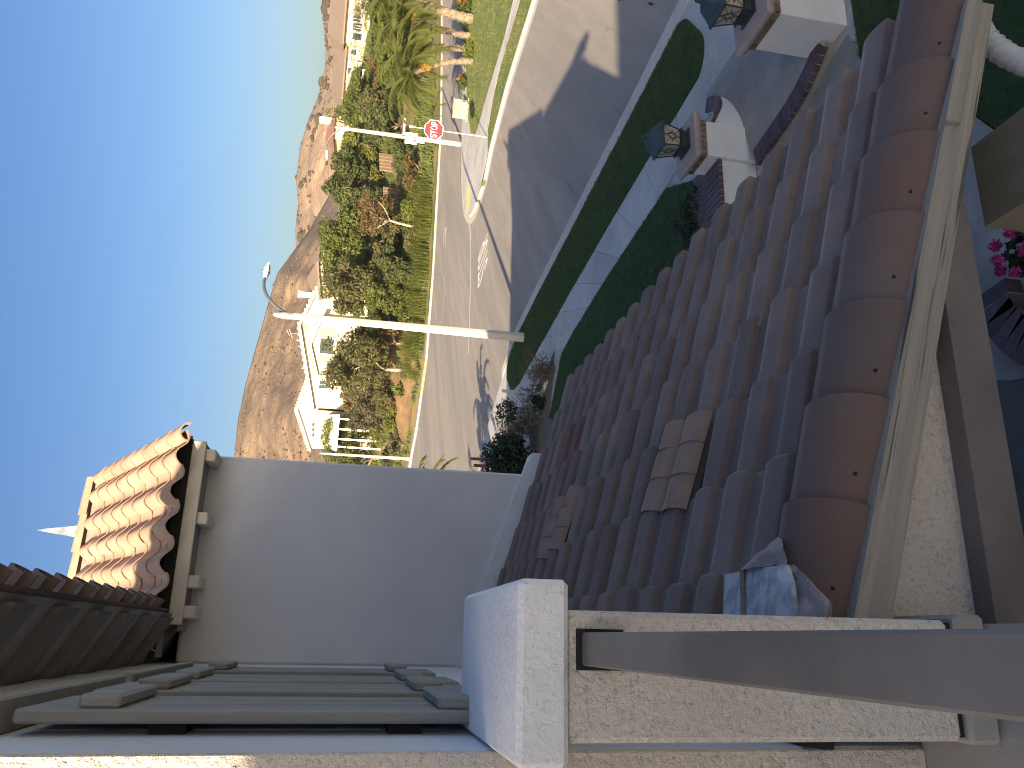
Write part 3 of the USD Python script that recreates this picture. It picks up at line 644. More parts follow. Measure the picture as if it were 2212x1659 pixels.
# --- the porch roof below us
porch = thing('porch_roof', parent=house)
SP = math.radians(18.5); ZP, SE = 3.326, 2.422
cs, sn_ = math.cos(SP), math.sin(SP)
def zp(s): return ZP + math.tan(SP) * (SE - s)
obj('deck', hull(W(np.array([(s, t, zp(s) - q) for s in (-.25, 2.34) for t in (1.96, 7.44) for q in (.015, .05)]))), M['dark_gap'], porch)
def field_tile(Wd=.30, L=.43):
    prof = [(0, .006), (.06, .002), (.122, .004), (.1245, .005), (.127, .036), (.131, .042)]
    for a in np.linspace(.142, .222, 4): prof.append((a, .043 + .008 * math.sin((a - .131) / .095 * math.pi * .6)))
    for q in np.linspace(.15, 1.0, 6): prof.append((.224 + .076 * math.sin(q * math.pi / 2), .006 + .043 * math.cos(q * math.pi / 2) ** .85 if q < 1 else .006))
    prof.append((.312, .008)); n = len(prof)
    V = []
    for x, dz in ((0, -.010), (L - .012, .020), (L, .014)):
        V += [(x, a, b + dz) for a, b in prof]
    o = 3 * n; V += [(L - .001, a, -.012) for a, b in prof]; F = []
    for r in range(2):
        for k in range(n - 1):
            a, b, c, d_ = r * n + k, r * n + k + 1, (r + 1) * n + k + 1, (r + 1) * n + k
            F += [[a, d_, c], [a, c, b]]
    for k in range(n - 1):
        F += [[2 * n + k, o + k, o + k + 1], [2 * n + k, o + k + 1, 2 * n + k + 1]]
    return T(V, F)
ft = field_tile()
EXP = .375
for k in range(-1, 16):
    for j in range(8):
        hump = 2.70 + .30 * k; stip = SE + .03 - EXP * j; st0 = stip - .43 * cs
        new = (k in (2, 3) and j == 4) or (k in (9, 10) and j == 4); red = (k in (11, 12) and j == 2)
        me = place_tile(ft, st0 + RNG.normal(0, .005), hump - .205 + RNG.normal(0, .004), zp(st0) + .004 + RNG.normal(0, .0015), SP, RNG.normal(0, .012), RNG.normal(0, .008))
        if new: continue
        obj('roof_tile', me, M['tile_red' if red else 'tile_brown'], porch, smooth=45, label='redder tile' if red else None)
for k, j in ((2, 4), (3, 4), (9, 4), (10, 4)):       # newer terracotta barrel tiles tied on with wire
    hump = 2.70 + .30 * k; stip = SE + .075 - EXP * j + (.02 if k % 2 else -.015); L = .47; st0 = stip - L * cs
    me = barrel(.112, .118, L); me.vertices[:, 2] *= .50
    p = obj('roof_tile', place_tile(me, st0, hump, zp(st0) + .032, SP, RNG.normal(0, .02), RNG.normal(0, .015)), M['tile_new'], porch, smooth=45, label='newer terracotta tile with two tie ridges')
    for f in (.35, .68):
        rb = tube([(f * L, .116 * a, .116 * .50 * b + .003) for a, b in arch], .0035, 5)
        obj('tie_ridge', place_tile(rb, st0, hump, zp(st0) + .032, SP), M['tile_new'], porch, smooth=True)
    obj('pan', place_tile(ft, st0 + .02, hump - .205, zp(st0) - .03, SP), M['tile_brown'], porch, smooth=45)
rs = [2.20, 1.90, 1.59, 1.28, .97, .66, .35]
for k, s in enumerate(rs):
    L = .39 if k else .68; stip = s + (.28 if k == 0 else 0); st0 = stip - L * cs
    me = barrel(.158, .182, L, .018); me.vertices[:, 2] *= .82
    obj('verge_tile', place_tile(me, st0, 2.085, zp(st0) - .01, SP, RNG.normal(0, .02), RNG.normal(0, .01)), M['tile_rake'], porch, smooth=45)
    obj('nail', place_tile(T(*(lambda b: (b.vertices, b.faces))(trimesh.creation.icosphere(subdivisions=1, radius=.0055))), st0 + .16, 2.085 - .15, zp(st0 + .16) + .055, SP), M['dark_gap'], porch)
def fascia_line(s): return 4.015 - .3346 * (s - .068)
obj('fascia_board', hull(W(np.array([(s, t, fascia_line(s) + q) for s in (-.2, 2.16) for t in (1.888, 1.93) for q in (-.0, .108)]))), M['wood_beige'], porch)
obj('trim_board', hull(W(np.array([(s, t, fascia_line(s) + q) for s in (1.62, 2.16) for t in (1.872, 1.886) for q in (.06, .118)]))), M['wood_beige'], porch)
obj('gable_wall', panel([(-.2, 3.60), (1.20, 3.60), (1.20, fascia_line(1.20) + .02), (-.2, fascia_line(-.2) + .02)], W(np.array([0, 2.06, 0.0])), AX_D, AX_Z, .09), M['stucco'], porch)
obj('gable_beam', hull(W(np.array([(s_, t_, z_) for t_ in (1.90, 1.968) for s_, z_ in ((-.2, 3.565), (-.2, 3.697), (1.08, 3.697), (1.40, 3.565), (1.40, 3.585))]))), M['wood_brown'], porch)
obj('flashing', cat([hull(W(np.array([(s, t, zp(s) + q) for s in (-.25, 1.62) for t in (7.405, 7.437) for q in (.03, .155)]))), hull(W(np.array([(s, t, zp(s) + q) for s in (1.52, 1.72) for t in (7.40, 7.62) for q in (.0, .14)])))]), M['flashing'], porch)
obj('eave_gutter', cat([hull(W(np.array([(s, t, 3.22 + q) for s in (2.36, 2.375) for t in (2.0, 7.4) for q in (0, .09)])))]), M['flashing'], porch)
# flashing sheets and mortar where the verge meets the wall of the balcony
def rp(D, h):
    """point surveyed at D on the porch roof, h above the deck"""
    n = AX_Z + math.tan(SP) * AX_D; c = ZP + h + math.tan(SP) * SE; r = ray(np.array(D, float)); o = np.array([0, 0, EYE])
    return o + r * ((c - o @ n) / (r @ n))
def patch(Ds, h, th=.012):
    q = np.array([rp(D, hh) for D, hh in zip(Ds, np.broadcast_to(h, len(Ds)))]); return hull(np.vstack([q, q - [0, 0, th]]))
def rough(Ds, h, seed, amp=.025):
    mo = hull(np.vstack([[rp(D, h) for D in Ds], [rp(D, h - .09) for D in Ds]])).subdivide().subdivide().subdivide()
    mo.vertices = mo.vertices + (meshkit.fbm(mo.vertices * 16, 3, seed)[:, None] - .5) * amp; return mo
obj('metal_sheet', patch([(1604, 1233), (1696, 1219), (1710, 1262), (1718, 1345), (1606, 1345)], [.13, .195, .205, .20, .13]), M['galvanised'], porch)
obj('metal_sheet', patch([(1564, 1241), (1601, 1234), (1602, 1345), (1561, 1345)], [.115, .13, .128, .112]), M['galvanised'], porch)
obj('seam', patch([(1598, 1233), (1607, 1231), (1609, 1345), (1600, 1345)], [.138, .142, .138, .136], .02), M['rust'], porch)
obj('mortar', rough([(1602, 1230), (1640, 1205), (1686, 1163), (1700, 1216)], .17, 4), M['mortar'], porch, smooth=60)
obj('mortar', rough([(1704, 1232), (1722, 1226), (1745, 1248), (1768, 1275), (1796, 1302), (1786, 1345), (1718, 1345)], .185, 6), M['mortar'], porch, smooth=60)
# eave corner: bracket beam and the white drain elbow
bb = hull(W(np.array([(1.49, 2.24, 3.17), (1.83, 2.24, 3.17), (1.83, .6, 3.17), (1.49, .6, 3.17), (1.49, 2.24, 2.98), (1.83, 2.24, 2.98), (1.49, 2.16, 2.90), (1.83, 2.16, 2.90), (1.49, .6, 2.9), (1.83, .6, 2.9)])))
obj('bracket_beam', bb, M['wood_olive'], porch)
pp = [W(np.array(q)) for q in ((2.30, 2.10, 3.17), (2.20, 2.085, 3.16), (2.12, 2.055, 3.13), (2.055, 2.02, 3.08), (2.01, 1.99, 3.0), (1.985, 1.965, 2.9), (1.98, 1.95, 2.6), (1.98, 1.95, .15))]
el = tube(np.array(pp), np.array([.038, .040, .042, .044, .044, .042, .040, .040]), 14)
obj('drain_pipe', el, M['pvc'], porch, smooth=60)
for k in range(9):
    f = k / 8; q = np.array(pp[1]) * (1 - f) + np.array(pp[4]) * f
    i = 1 + f * 3; a = int(min(3, i)); q = np.array(pp[a]) * (1 - (i - a)) + np.array(pp[min(a + 1, 4)]) * (i - a); dd = np.array(pp[min(a + 1, 4)]) - np.array(pp[a]) if a < 4 else np.array(pp[4]) - np.array(pp[3]); dd /= np.linalg.norm(dd)
    obj('pipe_rib', tube([q - dd * .004, q + dd * .004], .0455, 14), M['pvc'], porch, smooth=60)

# --- balcony pillar, its cap and the handrail that runs into it
pil = thing('balcony_pillar', parent=house)
obj('shaft', hbox((-.205, .060), (1.72, 2.05), (3.99, 4.93), .012), M['stucco'], pil)
capm = hbox((-.250, .122), (1.70, 2.50), (4.925, 5.035), .012); obj('cap', capm, M['stucco_cap'], pil)
obj('back_wall', hbox((-.9, -.258), (2.03, 2.047), (3.86, 6.9), .004), M['stucco'], house)
obj('pillar_base', hbox((-.215, .075), (1.74, 2.05), (3.87, 3.955), .01), M['concrete_dirty'], pil)
obj('base_gap', hbox((-.20, .055), (1.76, 2.05), (3.955, 3.989)), M['dark_gap'], pil)  # solid near-black strip, the shade of the gap painted in
obj('rail_socket', hbox((-.062, .022), (1.714, 1.7195), (4.80, 4.905)), M['dark_gap'], pil)
obj('handrail', hbox((-.053, .0145), (-.6, 1.735), (4.855, 4.893), .004), M['rail_metal'], house)

# ================================================================== GATE PILLARS, LANTERNS, LOW WALLS AND THE BRICK STEP
def gate_pillar(s0, t0, w, d, lab, zb_=.12, zbody=.89):
    c = W(np.array([s0, t0, 0.0]))
    p = thing('gate_pillar', lab, 'gate pillar', 'white rendered pillars with brick collars by the entry', None, c, HA)
    obj('shaft', box((0, 0, zb_), (w, d, zbody - .005), .012), M['wall_white'], p)
    obj('core', box((.012, .012, zbody - .02), (w - .012, d - .012, zbody + .10)), M['mortar'], p)
    nb = 6
    for side in range(4):
        L = w if side % 2 == 0 else d
        for k in range(nb):
            a, b = L * k / nb + .006, L * (k + 1) / nb - .006
            if side == 0: lo, hi = (a, -.018, zbody), (b, .0, zbody + .088)
            elif side == 2: lo, hi = (a, d, zbody), (b, d + .018, zbody + .088)
            elif side == 1: lo, hi = (w, a, zbody), (w + .018, b, zbody + .088)
            else: lo, hi = (-.018, a, zbody), (.0, b, zbody + .088)
            obj('brick', box(lo, hi, .005), M['brick_brown'], p)
    obj('cap', cat([box((-.045, -.045, zbody + .092), (w + .045, d + .045, zbody + .128), .008), box((-.095, -.095, zbody + .13), (w + .095, d + .095, zbody + .21), .022)]), M['cap_stone'], p)
    return c, zbody + .21
def lantern(x, y, z, rot, lab):
    L = thing('lantern', lab, 'lantern', None, None, (x, y, z), rot)
    q = math.pi / 4; R2 = math.sqrt(2)
    f = lambda prof: lathe([(r * R2, zz) for r, zz in prof], 4, q)
    obj('base', f([(0, 0), (.165, 0), (.165, .022), (.13, .032), (.13, .095), (.155, .105), (.155, .125), (0, .125)]), M['lantern_iron'], L)
    b0, b1, z0, z1 = .125, .175, .125, .40
    obj('pane', f([(b0 - .008, z0 + .002), (b1 - .008, z1 - .002)]), M['lantern_glass'], L)
    bars = []
    for k in range(4):
        R = np.array([[math.cos(k * math.pi / 2), -math.sin(k * math.pi / 2), 0], [math.sin(k * math.pi / 2), math.cos(k * math.pi / 2), 0], [0, 0, 1]])
        pt = lambda u, v: np.array([u * (b0 + (b1 - b0) * v), -(b0 + (b1 - b0) * v) - .004, z0 + (z1 - z0) * v]) @ R.T
        bars.append(tube([pt(-1, 0), pt(-1, 1)], .010, 6))
        star = []
        for a in range(8):
            r = .62 if a % 2 == 0 else .20; star.append((r * math.sin(a * math.pi / 4), .5 + .46 * (r / .62) * math.cos(a * math.pi / 4) * (1 if a % 2 == 0 else .8)))
        for a in range(8): bars.append(tube([pt(*star[a]), pt(*star[(a + 1) % 8])], .0042, 5))
        bars.append(tube([pt(-1, .0), pt(*star[5])], .004, 5)); bars.append(tube([pt(1, .0), pt(*star[3])], .004, 5)); bars.append(tube([pt(-1, 1), pt(*star[7])], .004, 5)); bars.append(tube([pt(1, 1), pt(*star[1])], .004, 5))
        ring = [pt(.3 * math.sin(u), .5 + .24 * math.cos(u)) for u in np.linspace(0, 2 * math.pi, 15)]; bars.append(tube(ring, .0036, 5, False))
        bars.append(tube([pt(-1, .04), pt(1, .04)], .006, 5)); bars.append(tube([pt(-1, .97), pt(1, .97)], .007, 5))
    obj('frame', cat(bars), M['lantern_iron'], L, smooth=50)
    obj('roof', f([(.0, .398), (.205, .398), (.205, .420), (.175, .445), (.135, .50), (.11, .545), (.095, .575), (.05, .60), (0, .605)]), M['lantern_roof'], L, smooth=35)
    obj('finial', lathe([(0, .60), (.035, .605), (.04, .62), (.02, .632), (.032, .645), (.036, .66), (.018, .68), (0, .70)], 12), M['lantern_iron'], L, smooth=True)
    return L
c1, ztop = gate_pillar(6.49, 8.92, .56, .50, 'white gate pillar with brick collar, left of the brick step and joined to a low wall')
cc = W(np.array([6.49 + .30, 8.92 + .24, 0.0])); lantern(cc[0], cc[1], ztop, HA, 'dark iron lantern on the gate pillar left of the brick step')
c2, ztop2 = gate_pillar(6.92, 6.70, .60, .62, 'white gate pillar with brick collar at the edge of the dark lawn, cut by the frame', zbody=.99)
cc = W(np.array([6.92 + .30, 6.70 + .32, 0.0])); lantern(cc[0], cc[1], ztop2, HA, 'dark iron lantern cut by the frame, on the pillar beside the dark lawn')

lw = thing('low_wall', 'low white garden wall with dark brick coping, left of the near gate pillar', 'wall')
obj('wall', hbox((3.6, 6.485), (8.98, 9.36), (.12, .66), .01), M['wall_white'], lw)
obj('mortar', hbox((3.6, 6.47), (8.945, 9.395), (.661, .720)), M['mortar_light'], lw)
for k in range(30):
    a = 6.47 - .098 * k
    obj('brick', hbox((a - .092, a), (8.94, 9.40), (.662, .725), .006), M['brick_dark'], lw)
from scipy.interpolate import splprep, splev
cw = thing('curved_wall', 'small curved white wall with brick coping, sweeping down beside the entry', 'wall')
_c = np.array([(7.055, 8.95, .73), (7.28, 9.02, .62), (7.51, 9.14, .50), (7.72, 9.27, .42), (7.90, 9.42, .37), (8.10, 9.66, .32), (8.22, 9.88, .30)])
arc = np.array(splev(np.linspace(0, 1, 13), splprep(_c.T, s=0)[0])).T
for k in range(12):
    a, b = arc[k], arc[k + 1]; u = b - a; u[2] = 0; u /= np.linalg.norm(u); n = np.array([-u[1], u[0], 0]) * .20
    q = np.array([a, b, b + n, a + n]); lo_ = q.copy(); lo_[:, 2] = .12
    obj('wall', hull(W(np.vstack([q, lo_]))), M['wall_white'], cw)
    e0, e1 = a + (b - a) * .04, a + (b - a) * .96; q = np.array([e0 - n * .06, e1 - n * .06, e1 + n * 1.06, e0 + n * 1.06]); q2 = q.copy(); q2[:, 2] += .06
    obj('brick', hull(W(np.vstack([q + [0, 0, .003], q2]))), M['brick_dark'], cw)
def brick_arc(name, pts, width, z0, z1, lab, n, mt='brick_dark', parent=None):
    st_ = thing(name, lab, 'step') if parent is None else parent
    p = LineString(pts); L = p.length
    for k in range(n):
        a = np.array(p.interpolate((k + .04) / n, normalized=True).coords[0]); b = np.array(p.interpolate((k + .96) / n, normalized=True).coords[0])
        u = (b - a) / np.linalg.norm(b - a); nn = np.array([-u[1], u[0]])
        q = [a, b, b + nn * width, a + nn * width]
        obj('brick', hull([(*x, z) for x in q for z in (z0, z1)]), M[mt], st_)
    pq = resample(np.array(pts), .05); obj('mortar', slab(strip_poly(pq, .004, width - .004), z0 + .002, z1 - .005), M['mortar_light'], st_)
    return st_
from scipy.interpolate import splprep, splev
_k = np.array([(4.32, 8.70), (4.06, 8.90), (3.74, 9.28), (3.50, 9.72), (3.27, 10.18)])
step_pts = np.array(splev(np.linspace(0, 1, 40), splprep(_k.T, s=0)[0])).T
bs = brick_arc('brick_step', step_pts[::-1] - 0.0, .27, .235, .30, 'curved dark brick step edge sweeping between the two gate pillars', 17)
obj('riser', cat([hull([(*x, z) for x in (step_pts[k] + [.03, .02], step_pts[k + 1] + [.03, .02], step_pts[k + 1] + [.12, .09], step_pts[k] + [.12, .09]) for z in (.11, .232)]) for k in range(len(step_pts) - 1)]), M['concrete_dirty'], bs)
entry = Polygon(np.vstack([step_pts + [.1, .08], W(np.array([(7.05, 8.98, 0), (7.30, 9.03, 0), (7.52, 9.15, 0), (7.9, 9.44, 0), (8.2, 9.9, 0)]))[:, :2], gp(np.array([(1540., 208.), (1605., 112.), (1640., 70.)]), .15)[:, :2], [(5.6, 9.2), (4.9, 8.8)]])).buffer(0)
obj('entry_floor', slab(entry, .10, .285), M['concrete_dirty'], kind='structure')
obj('path', slab(Polygon([(1.9, 4.6), (2.53, 6.05), (3.39, 7.08), (3.99, 8.18), (4.4, 8.5), (3.2, 10.3), (2.6, 10.2), (-.2, 9.2), (.6, 4.2)]), .10, .135), M['concrete_dirty'], kind='structure')
obj('patio', slab(Polygon(gp(np.array([(2095., 822.), (2330., 822.), (2330., 1560.), (2110., 1560.)]), .14)[:, :2]), .10, .145), M['patio_shade_tint'], kind='structure')  # slab added over the paving, porch shade painted as its dark colour
brick_arc('brick_step', np.array([(1.05, 5.98), (.80, 5.86), (.63, 5.70), (.50, 5.50), (.40, 5.25), (.36, 5.0)]), .34, .15, .30, 'curved dark brick step in the shade under the porch', 9)

# geranium in a pot below the porch
gpos = onp = gp(np.array([2212., 545.]), .55)
gr_ = thing('geranium', 'potted geranium with magenta flower heads below the porch eave', 'plant', loc=(gpos[0], gpos[1], .14))
obj('pot', lathe([(0, 0), (.12, 0), (.17, .26), (.185, .27), (.185, .30), (.15, .30), (0, .27)], 14), M['tile_new'], gr_, smooth=40)
def leaf_cloud(centers, radii, n, size, seed, flat=.0, up=.35, shape='diamond', jit=.35):
    """leaf sized faces spread through a set of clumps"""
    r = np.random.default_rng(seed); C = np.asarray(centers, float); R = np.broadcast_to(np.asarray(radii, float).reshape(len(C), -1), (len(C), 3)); w = np.prod(R, 1) ** (2 / 3); w /= w.sum()
    idx = r.choice(len(C), n, p=w); d = r.normal(0, 1, (n, 3)); d /= np.linalg.norm(d, axis=1, keepdims=True); rad = r.uniform(.25, 1.0, n) ** .45
    p = C[idx] + d * R[idx] * rad[:, None]
    nrm = d * .8 + r.normal(0, jit + .2, (n, 3)) + [0, 0, up]; nrm /= np.linalg.norm(nrm, axis=1, keepdims=True)
    a = np.cross(nrm, r.normal(0, 1, (n, 3))); a /= np.linalg.norm(a, axis=1, keepdims=True); b = np.cross(nrm, a); s = size * r.uniform(.6, 1.35, (n, 1))
    asp = .55
    V = np.stack([p - a * s, p + b * s * asp + nrm * s * .12, p + a * s, p - b * s * asp + nrm * s * .12], 1).reshape(-1, 3)
    o = np.arange(n) * 4; F = np.vstack([np.stack([o, o + 1, o + 2], 1), np.stack([o, o + 2, o + 3], 1)])
    return T(V, F)
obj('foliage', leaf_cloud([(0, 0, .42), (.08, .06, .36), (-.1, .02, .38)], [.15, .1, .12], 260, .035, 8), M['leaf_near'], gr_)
for k, (x, y, z) in enumerate([(.05, .10, .58), (-.08, .02, .62), (-.17, -.05, .52), (.12, -.06, .60), (-.02, -.14, .55), (-.13, .12, .50)]):
    obj('flower_head', leaf_cloud([(x, y, z)], [.045], 50, .022, 20 + k), M['flower'], gr_)

# ================================================================== STREET LAMPS AND SIGNS
def street_lamp(x, y, z, h, rot, lab, arm=2.5):
    L = thing('street_lamp', lab, 'street lamp', None, None, (x, y, z), rot)
    n = 8; V = lathe([(0, -.2), (.165, -.2), (.165, .0), (.105, h - .62), (0, h - .62)], n, math.pi / 8)
    obj('pole', V, M['pole_concrete'], L)
    obj('collar', lathe([(.10, h - .62), (.122, h - .61), (.122, h - .28), (.10, h - .27), (.102, h - .20), (.07, h - .06), (0, h)], 14), M['pole_metal'], L, smooth=35)
    q = np.array([(0.08, 0, h - .42), (.36, 0, h - .06), (.74, 0, h + .24), (1.14, 0, h + .40), (arm - .95, 0, h + .42)])
    from scipy.interpolate import CubicSpline
    cs_ = CubicSpline(np.linspace(0, 1, 5), q); obj('arm', tube(cs_(np.linspace(0, 1, 18)), np.linspace(.060, .045, 18), 8), M['lamp_arm'], L, smooth=True)
    e = q[-1]
    obj('head', hull([(e[0] - .05, y_, e[2] + z_) for y_ in (-.06, .06) for z_ in (-.05, .05)] + [(e[0] + .58, y_, e[2] + z_) for y_ in (-.10, .10) for z_ in (-.06, -.02)] + [(e[0] + .25, y_, e[2] + z_) for y_ in (-.14, .14) for z_ in (-.09, .07)] + [(e[0] + .46, y_, e[2] + .02) for y_ in (-.11, .11)]), M['lamp_white'], L)
    obj('lens', hull([(e[0] + .22, y_, e[2] - .092) for y_ in (-.1, .1)] + [(e[0] + .54, y_, e[2] - .066) for y_ in (-.07, .07)] + [(e[0] + .22, y_, e[2] - .12) for y_ in (-.08, .08)] + [(e[0] + .5, y_, e[2] - .095) for y_ in (-.05, .05)]), M['lamp_arm'], L)
    obj('sensor', lathe([(0, e[2] + .06), (.045, e[2] + .06), (.045, e[2] + .16), (0, e[2] + .17)], 10).apply_translation((e[0] + .25, 0, 0)), M['lamp_arm'], L)
    return L
def base_top(db, dt, z=0.14):
    g = gp(np.array(db, float), z); r = ray(np.array(dt, float)); k = math.hypot(g[0], g[1]) / math.hypot(r[0], r[1]); return g, EYE + k * r[2] - z
g, h = base_top((1131, 729), (588, 679)); street_lamp(g[0], g[1], .14, h, math.radians(38), 'tall concrete street lamp rising from the near grass strip, its arm over the road', 2.55)
g2, h2 = base_top((996, 312), (722, 276)); street_lamp(g2[0], g2[1], .14, h2, math.radians(140), 'concrete street lamp on the corner island behind the stop sign, carrying small signs', 2.6)
g3, h3 = base_top((885, 991), (690, 977)); street_lamp(g3[0], g3[1], .14, h3, math.radians(215), 'distant concrete street lamp beside the big shaded wall', 2.6)
# stop sign
g, h = base_top((1052, 296.6), (893, 279), .16)
def face_frame(pos, toward):
    n = np.array([toward[0] - pos[0], toward[1] - pos[1], 0.0]); n /= np.linalg.norm(n); ux = np.cross(AX_Z, n); return ux, n
def stop_sign():
    p = thing('stop_sign', 'red octagonal STOP sign on a thin steel post at the corner island', 'stop sign')
    ux, n = face_frame(g, (2.0, -6.0)); o = np.array([g[0], g[1], .15])
    obj('post', beam(o - [0, 0, .2], o + [0, 0, h], .055, .055, up=n, c=.006), M['pole_metal'], p)
    zc = EYE + (ray(np.array([937., 281.]))[2] / np.hypot(*ray(np.array([937., 281.]))[:2])) * math.hypot(g[0], g[1])
    c = np.array([g[0], g[1], zc]) + n * .04; R = .46 / math.cos(math.pi / 8)
    oc = lambda r: [(r * math.cos(math.pi / 8 + k * math.pi / 4), r * math.sin(math.pi / 8 + k * math.pi / 4)) for k in range(8)]
    obj('border', panel(oc(R), c, ux, AX_Z, .004), M['sign_white'], p)
    obj('plate', panel(oc(R * .93), c + n * .0045, ux, AX_Z, .003), M['sign_red'], p)
    tx = meshkit.text_mesh('STOP', .30, .003, bold=True); b = tx.bounds; v = tx.vertices.copy()
    v[:, 0] = (v[:, 0] - (b[0][0] + b[1][0]) / 2) * (.74 / (b[1][0] - b[0][0])); v[:, 1] = v[:, 1] - (b[0][1] + b[1][1]) / 2
    tx.vertices = c + n * .008 + v[:, :1] * ux + v[:, 1:2] * AX_Z + v[:, 2:] * n
    obj('lettering', tx, M['sign_white'], p)
    obj('top_bracket', beam(o + [0, 0, h - .02], o + [0, 0, h + .22], .10, .03, up=n), M['pole_metal'], p)
stop_sign()
# street name signs and notices strapped to the island lamp
ux, n = face_frame(g2, (1.0, 0.0))
dist2 = math.hypot(g2[0], g2[1])
def on_lamp(D):
    r = ray(np.array(D, float)); k = dist2 / math.hypot(r[0], r[1]); return np.array([r[0] * k, r[1] * k, EYE + k * r[2]])
def plate(name, c, w, hh, mt, lab, cat_, text=None, tm='sign_white', bold=False, extra=None, ux=ux, n=n):
    p = thing(name, lab, cat_)
    g_ = Polygon([(-w / 2, -hh / 2), (w / 2, -hh / 2), (w / 2, hh / 2), (-w / 2, hh / 2)]).buffer(-.03).buffer(.03, resolution=3)
    obj('plate', panel(g_, c, ux, AX_Z, .006), M[mt], p)
    if text:
        tx = meshkit.text_mesh(text, hh * .62, .003, bold=bold); b = tx.bounds; v = tx.vertices.copy()
        k = min(1.0, w * .90 / (b[1][0] - b[0][0])); v[:, 0] = (v[:, 0] - (b[0][0] + b[1][0]) / 2) * k; v[:, 1] = v[:, 1] - (b[0][1] + b[1][1]) / 2
        tx.vertices = c + n * .009 + v[:, :1] * ux + v[:, 1:2] * AX_Z + v[:, 2:] * n; obj('lettering', tx, M[tm], p)
    if extra: extra(p, c)
    return p
a, b = on_lamp((863, 284)), on_lamp((863, 274)); 
plate('street_name_sign', on_lamp((872, 280)) + n * .14 + ux * .48 - ux * .30, 1.15, .24, 'sign_dark', 'dark street name sign with white lettering on the island lamp, the lower of two', 'sign', 'Mosswood St', bold=True)
ux3, n3 = face_frame(g2, (-30.0, 34.0))
plate('street_name_sign', on_lamp((862.5, 280)) + ux * .46, .95, .24, 'sign_dark', 'dark street name sign turned edgeways on the island lamp, the upper of two', 'sign', ux=ux3, n=n3)
def sun_icon(p, c):
    R = [(math.cos(t) * .115, math.sin(t) * .115) for t in np.linspace(0, 2 * math.pi, 20)[:-1]]
    ring = Polygon(R).buffer(.012).difference(Polygon(R).buffer(-.022))
    parts = [panel(Polygon(ring.exterior.coords, [i.coords for i in ring.interiors]), c + n * .008 + AX_Z * .08, ux, AX_Z, .003)]
    for k in range(6):
        t = k * math.pi / 3; d = math.cos(t) * ux + math.sin(t) * AX_Z
        parts.append(beam(c + n * .0095 + AX_Z * .08 + d * .14, c + n * .0095 + AX_Z * .08 + d * .20, .03, .003, up=n))
    for x in (-.12, .12): parts.append(panel([(x - .05, -.27), (x + .05, -.27), (x + .05, -.19), (x - .05, -.19)], c + n * .008, ux, AX_Z, .003))
    obj('emblem', cat(parts), M['sign_print'], p)
plate('notice_sign', on_lamp((888, 299)) + n * .16, .70, .78, 'sign_white', 'square white notice with a dark ringed emblem on the island lamp', 'sign', extra=sun_icon)
def red_head(p, c):
    obj('heading', panel([(-.16, .16), (.16, .16), (.16, .34), (-.16, .34)], c + n * .008, ux, AX_Z, .003), M['sign_pink'], p)
    obj('print', cat([panel([(-.08, y0), (.08, y0), (.08, y0 + .05), (-.08, y0 + .05)], c + n * .008, ux, AX_Z, .003) for y0 in (-.02, -.14, -.26)]), M['sign_print'], p)
plate('notice_sign', on_lamp((905, 303)) + n * .16, .34, .70, 'sign_white', 'narrow white notice with a red heading, below the square one', 'sign', extra=red_head)
# utility cabinet
gc = gp(np.array([1010., 238.]), .15)
cb = thing('utility_cabinet', 'beige metal utility cabinet standing on the island lawn', 'cabinet', loc=(gc[0], gc[1], .14), rot=math.radians(14))
obj('body', box((-.50, -.3, .06), (.50, .3, .86), .03), M['cabinet'], cb); obj('lid', box((-.53, -.33, .862), (.53, .33, .92), .02), M['cabinet'], cb); obj('plinth', box((-.6, -.4, -.05), (.6, .4, .055), .01), M['kerb_concrete'], cb); obj('handle', box((.2, -.325, .42), (.24, -.30, .55), .005), M['lamp_arm'], cb)
# white post near the driveway, stakes
gw = gp(np.array([1172., 851.]), .15)
wp = thing('marker_post', 'slim white square post standing in the pebbles by the driveway', 'post', loc=(gw[0], gw[1], .1))
obj('shaft', box((-.045, -.045, 0), (.045, .045, 1.22), .006), M['pvc'], wp); obj('cap', hull([(x, y, 1.222) for x in (-.05, .05) for y in (-.05, .05)] + [(x, y, 1.24) for x in (-.05, .05) for y in (-.05, .05)] + [(0, 0, 1.26)]), M['pvc'], wp)
for k, (D, hh, lab) in enumerate((((1150, 999), 1.9, 'rusty red stake in the dark shrub, the taller one towards the road'), ((1150, 1013), 1.8, 'rusty red stake in the dark shrub, the one against the house wall'))):
    q = gp(np.array(D, float), .15); st_ = obj('plant_stake', lathe([(0, 0), (.045, 0), (.045, hh), (.03, hh + .02), (0, hh + .02)], 10), M['stake_rust'], label=lab, category='stake', smooth=40)
    UsdGeom.Xformable(st_).AddTranslateOp().Set(Gf.Vec3d(q[0], q[1], .1))

